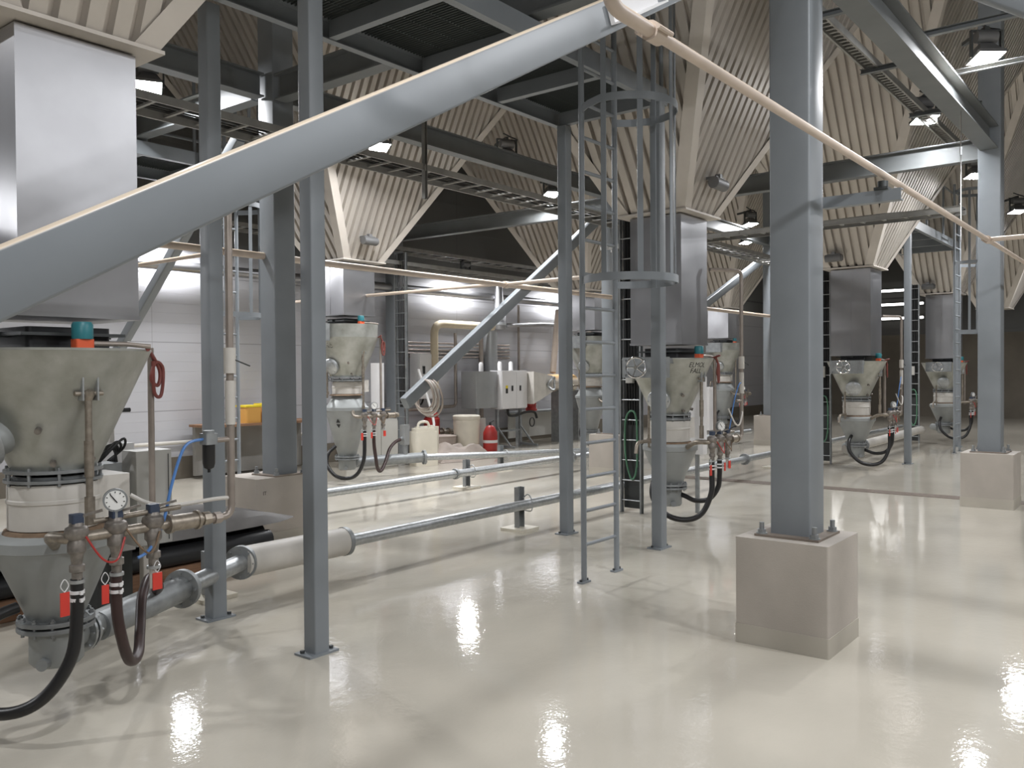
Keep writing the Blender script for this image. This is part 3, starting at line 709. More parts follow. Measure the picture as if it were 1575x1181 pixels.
def platform(x0, x1, y0, y1, z, label, hole=None):
    t = thing('grating_platform', label, 'platform', (x0, y0, z), 0, 'grating platforms')
    lx, ly = x1-x0, y1-y0
    for a, b in (((-.06,0,.08),(lx+.06,0,.08)), ((lx+.06,ly,.08),(-.06,ly,.08))): MB().channel(a, b, .07, .16).build('side_channel', steel, t)
    n = 4
    for k in range(n+1):
        xx = lx*k/n; MB().beam((xx, .035, .075), (xx, ly-.035, .075), .07, .13).build('cross_member', steel, t)
    m = MB(); k = 0; xx = -.02
    while xx < lx+.02:
        m.box(xx-.002, xx+.002, .04, ly-.04, .142, .168); xx += .034
    for j in range(6):
        yy = .06 + (ly-.12)*j/5; m.box(0, lx, yy-.003, yy+.003, .15, .166)
    m.build('grating', grate, t)
    for yy in (.0, ly):
        m = MB(); 
        for zz in (.65, 1.15): m.cyl((0, yy, zz), (lx, yy, zz), .021, n=10)
        hr = m.build('handrail', steel, t)
        for k in range(4): MB().cyl((lx*k/3, yy, .16), (lx*k/3, yy, 1.15), .021, n=10).build('handrail_post', steel, hr)
    return t
platform(3.36, 7.42, 4.0, 5.2, 4.235, 'overhead grating platform carried by the slim posts near the camera')
platform(3.36, 7.42, 9.8, 10.95, 4.30, 'overhead grating platform in the dark by the back wall')
platform(16.42, 20.6, 3.97, 5.1, 4.235, 'far overhead grating platform above the lone far post')

def caged_ladder(x, y, label, ztop=5.35, wid=.50, cage0=2.42, cage1=5.2, group='caged ladders'):
    t = thing('caged_ladder', label, 'ladder', (x, y, 0), 0, group)
    for s in (0, wid):
        MB().cyl((s, 0, .012), (s, 0, ztop), .0235, n=14).build('rail', steel, t)
        f_ = MB().rbox(s-.065, s+.065, -.03, .03, 0, .014, .012); f_.build('foot_plate', steel, t)
        for q_ in (-.045, .045): MB().cyl((s+q_, 0, .014), (s+q_, 0, .03), .012, n=6).build('anchor_bolt', darksteel, t)
    k = 0
    while .30+.272*k < ztop-.05:
        z = .30+.272*k; MB().cyl((.0, 0, z), (wid, 0, z), .0145, n=10).build('rung', steel, t); k += 1
    cx = wid/2; ang = [PI + PI*j/12 for j in range(13)]
    def hp(a, z, r=.40): return Vector((cx + r*math.cos(a)*1.0, -.27 + (r*math.sin(a) if True else 0), z))
    zs = [cage0, 3.78, cage1]
    for z in zs:
        pts = [Vector((0,0,z)), Vector((-.09,-.12,z))] + [hp(a, z) for a in ang] + [Vector((wid+.09,-.12,z)), Vector((wid,0,z))]
        m = MB(); vs = []; fs = []
        for i, p in enumerate(pts):
            d_ = (pts[min(i+1,len(pts)-1)]-pts[max(i-1,0)]).normalized(); n_ = Vector((d_.y,-d_.x,0))*.003
            for off, dz in ((n_,-.03),(n_,.03),(-n_,.03),(-n_,-.03)): vs.append(p+off+Vector((0,0,dz)))
        for i in range(len(pts)-1):
            for k in range(4): fs.append((4*i+k, 4*i+(k+1)%4, 4*i+4+(k+1)%4, 4*i+4+k))
        m.add(vs, fs); m.build('cage_hoop', steel, t)
    for a in (PI*1.02, PI*1.25, PI*1.5, PI*1.75, PI*1.98):
        p = hp(a, 0, .392); T = Matrix.Translation(p) @ Matrix.Rotation(a, 4, 'Z'); MB().box(-.004, .004, -.022, .022, cage0-.03, cage1+.03, T).build('cage_bar', steel, t)
    return t
caged_ladder(5.78, 3.83, 'caged ladder with round rungs standing free in the middle of the floor')
caged_ladder(6.12, 9.75, 'caged ladder between the slim post and the column with the dark face')
caged_ladder(18.98, 3.72, 'far caged ladder seen edge-on in front of the far vessel')

# ------------------------------------------------------------------ cable ladders / trays
def tray(p0, p1, wd, label, step=.3, hangers=(), mtl=None):
    p0 = Vector(p0); p1 = Vector(p1); t = thing('cable_tray', label, 'cable tray', p0, 0, 'cable trays'); d_ = p1-p0; L = d_.length; x = d_.normalized()
    y = Vector((0,0,1)).cross(x).normalized() if abs(x.z) < .9 else Vector((0,1,0)); mtl = mtl or traym; up = x.cross(y)
    for s in (-1, 1): MB().channel(y*s*wd/2, y*s*wd/2+d_, .02, .07, .003, up=up).build('side_rail', mtl, t)
    n = min(int(L/step), 95)
    for k in range(n):
        c = x*(L*(k+.5)/n); MB().beam(c-y*wd/2, c+y*wd/2, .03, .018, up=up).build('rung', mtl, t)
    m = MB()
    for k in range(5):
        o_ = y*(-wd*.36+wd*.18*k+random.uniform(-.01,.01)); m.tube([x*(L*j/12)+o_+up*(.028+random.uniform(-.004,.01)) for j in range(13)], random.choice((.008,.011,.014)), 6, sub=3)
    m.build('cable_bundle', cablem, t)
    for h in hangers:
        c = x*h; MB().channel(c-y*wd*.5-Vector((0,0,.35)), c-y*wd*.5+Vector((0,0,.9)), .045, .045, .004, up=(1,0,0)).build('hanger', traym, t)
    return t
tray((2.2,6.96,3.98), (20.0,6.96,3.98), .46, 'long cable tray under the roof beam in front of the silos', .30, (4.8,11.2))
tray((5.6,2.52,4.72), (13.4,2.52,4.72), .12, 'narrow perforated tray carrying floodlights beside the long roof beam', .09)
tray((11.2,2.1,3.54), (11.2,7.0,3.54), .30, 'cable tray crossing the pale silo face towards the column at the drain end', .25)
tray((3.0,12.3,4.1), (20.0,12.3,4.1), .5, 'dusty cable tray along the top of the white wall', .4)
tray((9.8,11.7,3.72), (19.0,11.7,3.72), .4, 'lower cable tray in the dark below the pale silo cone', .4)
def vladder(x, y, label, z1=3.6, gp=True):
    t = thing('vertical_cable_ladder', label, 'cable ladder', (x, y, 0), 0, 'vertical cable ladders')
    for s in (-1, 1): MB().channel((0,s*.135,.0),(0,s*.135,z1),.02,.06,.003,up=(1,0,0)).build('side_rail', galvdull, t)
    k = 0
    while .15+.24*k < z1: MB().cyl((-.01,-.13,.15+.24*k),(-.01,.13,.15+.24*k),.008,n=8).build('rung', galv, t); k += 1
    m = MB()
    for k in range(5): m.tube([(.02,-.08+.04*k,z1),(.02,-.08+.04*k,2.2),(.025,-.07+.035*k,1.3),(.02,-.07+.03*k,1.05)], .012, 6)
    m.build('cable_bundle', cablem, t)
    if gp:
        MB().box(.045,.06,-.13,.13,.05,z1).build('backing_plate', darksteel, t)
        MB().tube([(-.02,-.09,.55),(-.03,-.09,1.1),(-.03,-.02,1.22),(-.03,.06,1.1),(-.02,.07,.7),(-.02,.0,.42),(-.02,-.06,.45),(-.02,-.09,.6)], .012, 8).build('green_hose', green, t)
        MB().rbox(-.05,.0,-.05,.05,1.55,1.75,.01).build('terminal_box', greycab, t)
    return t
vladder(8.96, 5.25, 'vertical cable ladder with looped green hose beside the handwheel vessel')
vladder(15.62, 5.2, 'vertical cable ladder mostly hidden by the closest box column')
vladder(21.1, 5.0, 'far vertical cable ladder with green loops behind the lone far post')
vladder(11.3, 11.5, 'vertical cable ladder between the stencilled vessel and the white wall', 3.9, False)

# ------------------------------------------------------------------ sprinkler pipes
def spipe(pts, r, label, couplings=(), name='sprinkler_pipe', bend=None):
    p0 = Vector(pts[0]); t = thing(name, label, 'pipe', p0, 0, 'overhead pipes')
    MB().pipe([Vector(p)-p0 for p in pts], r, bend).build('pipe_run', pipebeige, t)
    for p, d_ in couplings:
        p = Vector(p)-p0; d_ = Vector(d_).normalized(); m = MB().cyl(p-d_*.035, p+d_*.035, r+.014, n=16); e = d_.cross(Vector((0,0,1))).normalized(); m.cyl(p+e*(r+.02)-d_*.05, p+e*(r+.02)+d_*.05, .009, n=8); m.cyl(p-e*(r+.02)-d_*.05, p-e*(r+.02)+d_*.05, .009, n=8)
        m.build('coupling', pipebeige, t)
    return t
spipe([(2.38,1.47,3.3),(2.38,1.47,2.87),(14.0,1.47,2.87)], .021, 'thin beige pipe running across the closest column at an upward slant', [((2.68,1.47,2.87),(1,0,0)),((8.9,1.47,2.87),(1,0,0))])
MB().pipe([(0,0,-.06),(0,0,-.43),(.30,0,-.43)], .025).build('wide_end', pipebeige, bpy.data.objects['sprinkler_pipe'])
spipe([(8.9,1.44,2.87),(8.9,-4.0,2.87)], .022, 'beige branch pipe leaving in front of the column at the drain end')
spipe([(.5,7.42,2.89),(19.0,7.42,2.89)], .036, 'long beige pipe passing behind the posts at door-frame height', [((9.3,7.42,2.89),(1,0,0))])
spipe([(9.3,7.38,2.90),(9.3,5.05,2.90)], .026, 'beige branch pipe running to the duct behind the caged ladder')
spipe([(9.15,7.46,2.89),(9.15,12.4,2.89)], .024, 'beige branch pipe running back to the white wall')
spipe([(4.9,7.46,2.89),(4.9,12.3,2.89)], .022, 'beige branch pipe meeting the brace behind the near hopper', [((4.9,10.0,2.89),(0,1,0))])
st_ = thing('pipe_bracket', 'short channel stub on the closest column holding the beige pipe', 'bracket', (5.5, 1.82, 2.74), 0)
MB().channel((0,0.0,0),(0,-.46,0),.06,.07,.006).build('stub', steel, st_); m = MB(); m.box(-.05,.05,-.39,-.31,.035,.05); m.cyl((0,-.35,.05),(0,-.35,.09),.03); m.build('clamp', darksteel, st_)

# ------------------------------------------------------------------ floodlights
def floodlight(x, y, z, label, yaw=0., tilt=.2, s=.25, visible=True):
    t = thing('floodlight', label, 'floodlight', (x, y, z), yaw, 'floodlights')
    Rm = Matrix.Rotation(-tilt, 4, 'X')       # lens looks down, tipped towards local -Y... +tilt
    m = MB(); h = s/2
    vs = [Rm @ Vector(p) for p in ((-h,-h,0),(h,-h,0),(h,h,0),(-h,h,0),(-h*.55,-h*.35,.13),(h*.55,-h*.35,.13),(h*.55,h*.6,.13),(-h*.55,h*.6,.13))]
    m.add(vs, [(0,1,5,4),(1,2,6,5),(2,3,7,6),(3,0,4,7),(4,5,6,7)])
    m.box(-h-.01,-h,-h-.01,h+.01,-.012,.02,Rm); m.box(h,h+.01,-h-.01,h+.01,-.012,.02,Rm); m.box(-h,h,-h-.01,-h,-.012,.02,Rm); m.box(-h,h,h,h+.01,-.012,.02,Rm)
    m.build('housing', lampgrey, t)
    MB().add([Rm @ Vector(p) for p in ((-h,-h,-.006),(-h,h,-.006),(h,h,-.006),(h,-h,-.006))], [(0,1,2,3)]).build('lens', lens, t)
    m = MB(); m.cyl((-.10,.0,.20),(.10,.0,.20),.06,n=16); m.build('ballast_drum', lampgrey, t)
    m = MB(); m.box(-h-.03,-h-.012,-.02,.02,0,.26); m.box(h+.012,h+.03,-.02,.02,0,.26); m.box(-h-.03,h+.03,-.02,.02,.25,.265); m.box(-.02,.02,-.02,.42,.265,.30); m.build('bracket', darksteel, t)
    m = MB().tube([(.1,.02,.2),(.2,.1,.3),(.15,.2,.36),(.0,.12,.38)], .012, 6); m.build('supply_cable', cablem, t)
    return t
CY = math.atan2(-.62, -.785)
fl = [
 (9.60,1.60,4.75,'bright floodlight nearest the top corner, beside the long roof beam',-.9,.18),
 (11.48,2.58,4.75,'floodlight hanging from the narrow tray in front of the pale silo face',-.9,.18),
 (15.36,2.71,4.75,'floodlight just beside the top of the column at the drain end',-.9,.15),
 (19.4,2.69,4.75,'small floodlight past the column at the drain end',-.9,.15),
 (9.62,7.64,4.72,'floodlight above the roof beam, left one of the pair before the striped silo',-.5,.18),
 (12.05,8.6,4.72,'floodlight under the roof beam just above the cable tray before the striped silo',-.5,.18),
 (8.03,8.55,4.72,'floodlight close under the big diagonal brace before the pale silo',-.5,.18),
 (4.86,8.7,4.75,'floodlight peeping out beside the shiny near duct',-.5,.18),
 (17.4,7.3,4.75,'small floodlight beside the duct of the handwheel vessel, upper of two',-.5,.15),
 (19.79,8.4,4.75,'small floodlight beside the duct of the handwheel vessel, lower of two',-.5,.15),
 (7.4,12.45,3.84,'wall floodlight above the white panels behind the near hopper',.0,.22),
 (14.2,12.45,3.84,'wall floodlight above the wall cabinets',.0,.22),
 (18.1,12.45,3.84,'wall floodlight close to the slim post by the ladder',.0,.22),
 (-.6,12.3,3.84,'added unseen wall floodlight beyond the near vessel',.0,.22),  # floodlights from here on are added, out of view, to light the hall
 (5.4,-.6,4.75,'added unseen floodlight above the open floor',-.9,.15),
 (1.2,1.2,4.9,'added unseen floodlight above the camera aisle',-.9,.15),
 (-1.0,6.9,4.75,'added unseen floodlight beyond the near duct',-.5,.18),
 (13.0,-2.0,4.75,'added unseen floodlight above the side aisle past the drain',-.9,.15),
 (20.5,-2.0,4.75,'added unseen floodlight above the distant side aisle',-.9,.15),
 (-3.0,-2.5,4.9,'added floodlight behind the camera turned to brighten the silos',2.21,.95),  # this pair is added and aimed to brighten column, duct and silo faces
 (4.2,-2.2,4.6,'added unseen floodlight by the side aisle turned up the hall',2.05,1.0),
 (27.5,2.5,4.75,'added floodlight lifting the dark far wall',-.9,.15),  # added so the far wall does not go black
 (6.5,-5.5,4.9,'added unseen floodlight by the side wall',-.9,.15),
 (25.5,7.2,4.75,'added floodlight before the most distant silos',-.5,.15),
]
for a in fl:
    o = floodlight(*a)
    if a[0] > 25: MB().cyl((0,0,.26),(0,0,ZT-a[2]+.01),.02,n=8).build('hanger_rod', darksteel, o)

# ------------------------------------------------------------------ equipment along the white wall
WY = 12.9
def wpipe(name, pts, r, m, label, cat='pipe', group='wall pipes', bend=None):
    p0 = Vector(pts[0]); t = MB().pipe([Vector(p)-p0 for p in pts], r, bend).build(name, m, None, p0); return tag(t, label, cat, group)
wpipe('insulated_pipe', [(3.0,12.62,3.40),(20.5,12.62,3.40)], .085, alu, 'fat shiny insulated pipe running along the top of the white wall')
wpipe('insulated_pipe', [(13.3,12.55,1.35),(13.3,12.55,2.72),(15.25,12.55,2.72)], .085, insul, 'yellowish insulated pipe with an elbow above the wall cabinet with blue letters')
t = thing('exhaust_pipe', 'silver tapered exhaust pipe rising from the yellowish insulated pipe', 'pipe', (15.4,12.5,2.66))
MB().lathe([(0,0),(.15,0),(.16,.02),(.16,.34),(.12,.40),(.085,1.05),(0,1.05)], (0,0,0), 24).build('tapered_body', alu, t); MB().lathe([(.165,.10),(.175,.11),(.175,.15),(.165,.16)], (0,0,0), 24).build('joint_band', galv, t)
wpipe('ventilation_duct', [(15.35,12.72,1.6),(15.35,12.72,2.62)], .17, ducting, 'grey vertical duct behind the two-door wall cabinet')
for k in range(5):
    wpipe('wall_conduit', [(12.7,12.84,2.02+.075*k),(16.2,12.84,2.02+.075*k)], .018, copper, ('lowest','second lowest','middle','second highest','highest')[k]+' of the five brownish conduits along the white wall', 'conduit', 'horizontal wall conduits')
wpipe('wall_conduit', [(14.15,12.72,2.55),(14.15,12.72,.95),(12.9,12.72,.92),(12.55,12.72,.92)], .035, copper, 'brownish conduit turning a corner under the wall cabinet with blue letters', 'conduit', 'vertical wall conduits')
wpipe('wall_conduit', [(14.95,12.66,2.5),(14.95,12.66,.002)], .05, copper, 'thick vertical conduit right behind the white drum', 'conduit', 'vertical wall conduits')
wpipe('wall_conduit', [(16.55,12.82,1.66),(16.55,12.82,3.3)], .03, copper, 'vertical conduit rising from the two-door wall cabinet', 'conduit', 'vertical wall conduits')
wpipe('wall_conduit', [(12.62,12.7,.002),(12.62,12.7,3.25)], .04, copper, 'vertical conduit between the column and the wall cabinet with blue letters', 'conduit', 'vertical wall conduits')
wpipe('wall_conduit', [(18.05,12.6,3.3),(18.05,12.6,2.85),(17.2,12.6,2.85),(15.9,12.6,2.78),(15.9,12.9,2.78)], .05, alu, 'shiny bent pipe dropping beside the slim post by the ladder', 'pipe', 'shiny bent wall pipes')
wpipe('wall_conduit', [(18.6,12.55,3.6),(18.6,12.55,3.05),(19.6,12.55,3.02),(19.6,12.89,3.02)], .05, alu, 'shiny bent pipe just below the wall floodlight by the ladder', 'pipe', 'shiny bent wall pipes')
wpipe('wall_conduit', [(19.2,12.5,3.3),(19.2,12.5,.002)], .07, copper, 'thick vertical pipe at the end of the white wall by the ladder', 'conduit', 'vertical wall conduits')
wpipe('filling_pipe', [(17.1,12.2,1.66),(17.62,12.4,3.2)], .075, pipebeige, 'slanting beige pipe above the horizontal beige tank')
t = thing('rail_pipe', 'low pale rail pipe on short legs along the wall beyond the near ladder', 'pipe', (6.5,12.79,0))
MB().cyl((0,0,.60),(4.0,0,.58),.03).build('pipe_run', drumw, t)
for x in (.1,2.0,3.9): MB().box(x-.02,x+.02,-.02,.02,0,.58).build('leg', greycab, t)
# cabinet with blue letters
t = thing('control_cabinet', 'white wall cabinet with blue letters on its door', 'cabinet', (13.15,12.84,1.14), 0, 'wall cabinets')
MB().rbox(-.30,.30,-.26,.0,0,.95,.012).build('cabinet_body', whitep, t)
dr = MB().rbox(-.285,.285,-.285,-.262,.015,.935,.008).build('door', whitep, t)
MB().rbox(-.21,-.14,-.305,-.286,.52,.68,.01).build('rotary_switch', inkm, dr); MB().box(-.28,.28,-.2865,-.285,.47,.478).build('door_joint', greycab, dr)
text_part('blue_lettering', 'PQP', .15, bluemark, dr, lambda a,b,c: Vector((.12+a,-.2865-c,.24+b)))
MB().box(.20,.27,-.288,-.285,.86,.90).build('blue_nameplate', bluemark, dr)
MB().tube([(-.15,-.1,.0),(-.14,-.12,-.12),(-.05,-.1,-.1),(.0,-.1,.0)], .02, 8).build('cable_loop', cablem, t)
# two-door cabinet + grey box on stand
t = thing('control_cabinet', 'white two-door cabinet with a yellow and black sticker on a steel stand', 'cabinet', (15.3,12.15,0), 0, 'wall cabinets')
MB().rbox(-.46,.46,-.16,.16,.86,1.72,.01).build('cabinet_body', whitep, t)
for s,(a,b) in ((0,(-.455,.06)),(1,(.07,.455))):
    d_ = MB().rbox(a,b,-.185,-.162,.875,1.705,.006).build('door', whitep, t)
    xx = b-.16 if s==0 else a+.12
    MB().rbox(xx-.025,xx+.025,-.20,-.186,1.26,1.38,.004).build('door_handle', inkm, d_)
    if s == 0:
        MB().box(a+.12,a+.20,-.1875,-.185,1.32,1.385).build('yellow_sticker', yellow, d_); MB().box(a+.12,a+.20,-.1876,-.185,1.21,1.32).build('black_sticker', inkm, d_)
t2 = tag(MB().rbox(-.36,.36,-.22,.22,0,.80,.01).build('junction_box', ducting, None, (14.46,12.3,.901)), 'plain grey steel box beside the white two-door cabinet', 'box')
for k,x in enumerate((-1.1,-.42,.42)):
    MB().box(x-.03,x+.03,-.03,.03,0,.9 if x>-1 else .9).build('stand_leg', galvdull, t); m = MB(); m.beam((x,-.0,.05),(x,-.50,.03),.05,.05); m.beam((x,-.02,.45),(x,-.38,.05),.03,.03); m.build('stand_foot', galvdull, t)
MB().box(-1.1,.42,-.02,.02,.34,.38).build('stand_rail', galvdull, t)
MB().tube([(-.1,-.05,.87),(-.12,-.1,.72),(.1,-.12,.70),(.5,-.1,.76),(.9,-.05,.74),(1.0,-.05,.6)], .03, 8).build('cable_bundle', cablem, t)
MB().tube([(.72+.09*math.cos(k*PI/6),-.12,.52+.1*math.sin(k*PI/6)) for k in range(12)], .014, 6, closed=True, sub=2).build('coiled_cable', cablem, t)
for k in range(3):
    tag(MB().lathe([(0,0),(.05,0),(.05,.16),(.03,.2),(0,.2)], (0,0,0), 14).build('cable_gland', whitep, None, ((14.4,15.05,15.45)[k],12.2,1.722 if k else 1.702)), ('white fitting on top of the plain grey steel box','white fitting on the left end of the two-door cabinet top','white fitting in the middle of the two-door cabinet top')[k], 'fitting', 'white fittings on the cabinets')
# horizontal tank with cone
t = thing('blower_tank', 'horizontal beige tank with a pale funnel joining the two-door cabinet', 'tank', (16.05,12.1,1.33))
MB().cyl((.62,0,.08),(1.7,0,.08),.21,n=28).build('tank_shell', tank, t); m = MB(); m.add([(-.26,-.30,-.38),(-.26,.30,-.38),(-.26,.30,.36),(-.26,-.30,.36),(.62,-.2,-.12),(.62,.2,-.12),(.62,.2,.26),(.62,-.2,.26)], [(0,1,2,3),(0,4,5,1),(1,5,6,2),(2,6,7,3),(3,7,4,0),(4,7,6,5)]); m.build('funnel', drumw, t)
m = MB(); m.tube([(.35,-.26,.05+.0),(.42,-.34,.2),(.55,-.3,.2),(.6,-.26,.05),(.5,-.32,-.06),(.4,-.3,-.05)], .03, 8, closed=True); m.build('coupling_ring', galv, t)
MB().box(.9,.98,-.2,.05,-1.33,-.1).build('support_leg', galvdull, t); MB().box(1.7,1.78,-.2,.05,-1.33,-.1).build('support_leg', galvdull, t)
MB().pipe([(1.2,-.1,.3),(1.2,-.1,.42),(2.1,-.1,.42)], .02).build('breather_pipe', galv, t)
t = thing('cable_desk', 'low grey bench frame under the horizontal tank', 'bench', (16.3,12.42,0))
MB().box(-.5,1.9,-.15,.25,.72,.76).build('top_shelf', galvdull, t)
for x in (-.45,1.85): MB().box(x-.03,x+.03,-.12,-.06,0,.72).build('leg', galvdull, t)
MB().box(-.4,1.8,.2,.24,.12,.70).build('back_panel', greycab, t)
t = thing('fire_hydrant_valve', 'red valve with a white digit below the horizontal tank', 'valve', (16.42,12.35,.761))
MB().lathe([(0,0),(.13,0),(.14,.05),(.11,.09),(.12,.18),(.07,.24),(.1,.27),(.1,.30),(0,.31)], (0,0,0), 20).build('valve_body', redpaint, t)
MB().cyl((-.05,-.02,.12),(-.20,-.05,.2),.05,n=14).build('nozzle', redpaint, t); text_part('digit', '2', .16, whitep, t, lambda a,b,c: Vector((.02+a,-.145-c,.05+b)))
# extinguisher, drum, buckets
t = thing('fire_extinguisher', 'red fire extinguisher standing on the floor behind the white drum', 'extinguisher', (14.0,11.62,0))
MB().lathe([(0,0),(.13,0),(.15,.03),(.155,.2),(.15,.42),(.09,.54),(.03,.57),(0,.57)], (0,0,0), 24).build('cylinder', redpaint, t); MB().lathe([(.1565,.20),(.158,.2),(.158,.26),(.1565,.26)], (0,0,0), 24).build('label_band', whitep, t)
m = MB(); m.cyl((0,0,.56),(0,0,.62),.025); m.beam((-.02,0,.62),(.12,0,.66),.02,.015); m.build('valve_head', inkm, t)
t = thing('white_drum', 'tall off-white plastic drum standing before the white wall', 'drum', (13.62,11.95,.04))
MB().lathe([(0,0),(.25,0),(.26,.02),(.28,.62),(.275,.66),(.29,.665),(.29,.73),(.27,.75),(0,.755)], (0,0,0), 28).build('drum_body', cream, t); MB().rbox(-.29,.29,-.29,.29,-.035,0,.01).build('base_board', cream, t)
tag(MB().rbox(-.14,.14,-.12,.12,0,.70,.015).build('grey_bin', greycab, None, (14.06,12.02,.001)), 'narrow grey bin standing between the white drum and the extinguisher', 'bin')
t = thing('pale_bucket', 'low pale bucket standing behind the brown tarpaulin', 'bucket', (13.05,12.12,0)); MB().lathe([(0,0),(.26,0),(.30,.36),(.31,.37),(.31,.39),(.29,.395),(0,.40)], (0,0,0), 24).build('bucket_body', tarpb, t)
t = thing('jerry_can', 'cream jerry can with a white hose standing by the grey pipe box', 'jerry can', (11.35,11.0,0), -.3)
MB().rbox(-.23,.23,-.16,.16,.0,.62,.06).build('can_body', cream, t); m = MB(); m.rbox(-.20,.20,-.13,.13,.62,.68,.05); m.tube([(-.12,0,.67),(-.08,0,.78),(.08,0,.78),(.12,0,.67)], .025, 8); m.build('can_handle', cream, t); MB().cyl((.16,0,.66),(.16,0,.72),.05).build('can_cap', cream, t)
MB().tube([(.16,0,.70),(.22,0,.74),(.16,.05,1.1),(-.05,.08,1.75)], .024, 8).build('white_hose', whitep, t)
tag(MB().rbox(-.2,.2,-.16,.16,0,.66,.05).build('jerry_can', cream, None, (11.9,11.45,0)), 'second cream jerry can partly hidden behind the one with the hose', 'jerry can')
def lump(name, lx, ly, h, m, label, cat, loc, rz=0., seed=1):
    rnd = random.Random(seed); N = 14; vs = []; fs = []
    for j in range(N+1):
        for i in range(N+1):
            a, b = i/N*2-1, j/N*2-1; e = max(0, 1-max(abs(a),abs(b))**3)
            z = h*e*(.65+.35*math.sin(a*4+seed)*math.cos(b*5+seed*2)) + rnd.uniform(0,.02)*e + .004
            vs.append((a*lx/2*(1+.08*math.sin(b*6+seed)), b*ly/2*(1+.08*math.sin(a*5+seed)), z))
    for j in range(N):
        for i in range(N): fs.append((j*(N+1)+i, j*(N+1)+i+1, (j+1)*(N+1)+i+1, (j+1)*(N+1)+i))
    o = MB().add(vs, fs).build(name, m, None, loc, 25); o.rotation_euler = (0,0,rz); return tag(o, label, cat)
lump('tarpaulin', 1.5, 1.0, .34, tarpb, 'crumpled pale brown tarpaulin lying in front of the white drum', 'tarpaulin', (12.5,11.3,0), -.1, 3)
t = thing('electric_motor', 'red electric pump motor low against the white wall', 'motor', (13.2,12.55,.30), 0)
MB().lathe([(0,0),(.15,0),(.17,.03),(.17,.34),(.13,.38),(.15,.40),(.12,.47),(0,.48)], (0,0,.08), 20).build('motor_body', redpaint, t); MB().box(-.2,.2,-.2,.2,.04,.08).build('mounting_plate', redpaint, t); MB().box(-.25,.25,-.18,.18,-.30,.04).build('plinth_box', galvdull, t); m = MB(); m.cyl((.2,0,.12),(.9,0,.12),.05,n=12); m.cyl((.3,0,.12),(.36,0,.12),.09,n=12); m.cyl((.5,0,.12),(.54,0,.12),.08,n=12); m.build('pump_pipe', brass, t)
# cabinets beside the tall vessel
t = thing('floor_cabinet', 'grey two-door floor cabinet behind the hoses of the stencilled vessel', 'cabinet', (10.55,11.5,0), 0)
MB().rbox(-.42,.42,-.22,.22,0,.86,.012).build('cabinet_body', greycab, t)
for a,b in ((-.41,-.005),(.005,.41)): MB().rbox(a,b,-.24,-.222,.03,.83,.006).build('door', greycab, t)
t = thing('cable_duct_panel', 'tall white panel standing on the grey floor cabinet', 'panel', (10.62,11.42,.865)); MB().rbox(-.08,.08,-.09,.09,0,1.0,.008).build('panel_body', whitep, t)
t = thing('cable_duct_panel', 'tall white panel beside the vent pipe of the handwheel vessel', 'panel', (9.42,4.62,.70)); MB().rbox(-.06,.06,-.10,.10,0,.92,.008).build('panel_body', whitep, t); MB().box(-.02,.02,-.02,.02,-.70,0).build('stand_leg', galvdull, t)
t = thing('cable_duct_panel', 'white panel beside the far vessel past the tall riser', 'panel', (18.6,8.9,.30)); MB().rbox(-.10,.10,-.14,.14,0,1.0,.008).build('panel_body', whitep, t); MB().box(-.03,.03,-.03,.03,-.30,0).build('stand_leg', galvdull, t)
# coiled hose on brace end
t = thing('coiled_hose', 'grey coiled hose hanging on the lower end of the slim brace', 'hose', (7.80,7.50,1.42), 0)
for k in range(5):
    c = Vector((-.06+.03*k, random.uniform(-.02,.02), -.012*k)); r_ = .185+.012*k
    MB().tube([c+Vector((.02*math.sin(a), r_*.9*math.cos(a*PI/6), r_*math.sin(a*PI/6))) for a in range(12)], .012, 8, closed=True, sub=2).build('hose_turn', drumw if k % 2 else tarpb, t)
# yellow crates etc beyond the left ladder
tb = thing('work_table', 'brown-topped work table at the wall beyond the near ladder', 'table', (8.9,12.4,0))
MB().box(-1.2,1.0,-.3,.3,.84,.88).build('table_top', wood, tb); MB().box(-1.15,.95,.2,.28,.05,.84).build('back_panel', wallgrey, tb)
for x in (-1.1,.9): MB().box(x-.03,x+.03,-.28,-.22,0,.84).build('leg', greycab, tb)
for k,(x,w_,h_) in enumerate(((8.55,.30,.26),(8.98,.42,.28))):
    t = thing('amber_crate', ('rounded amber container on the work table','square amber crate with dark handles on the work table')[k], 'crate', (x,12.3,.881)); MB().rbox(-w_/2,w_/2,-.15,.15,0,h_,.04 if k==0 else .01).build('crate_body', amber, t); MB().box(-w_/2-.01,w_/2+.01,-.16,.16,h_,h_+.03).build('crate_lid', yellow, t)

# ------------------------------------------------------------------ clutter behind the near vessel
t = thing('timber_beam', 'brown timber lying on the floor under the black pipes behind the near vessel', 'timber', (1.4,6.45,0)); MB().rbox(0,3.3,-.07,.07,0,.15,.01,'x').build('beam', wood, t)
t = thing('timber_beam', 'brown timber lying behind the front one under the grey tarpaulin', 'timber', (1.2,6.85,0)); MB().rbox(0,3.4,-.07,.07,0,.16,.01,'x').build('beam', wood, t)
for k,(y,z,r_) in enumerate(((6.42,.235,.08),(6.62,.25,.09),(6.85,.27,.10))):
    tag(MB().cyl((0,0,0),(3.2,0,0),r_,n=20).build('black_pipe', blackp, None, (1.45+.05*k,y,z+.004)), ('front','middle','rear')[k]+' black plastic pipe lying on the timbers behind the near vessel', 'pipe', 'black pipes on the timbers')
lump('tarpaulin', 3.7, .75, .22, tarpm, 'dark grey tarpaulin thrown over the black pipes, its tip beside the slim post', 'tarpaulin', (3.05,6.75,.36), 0.02, 5)
t = thing('control_box', 'pale grey control box on a post behind the blue air hose', 'box', (3.16,5.75,0), 0)
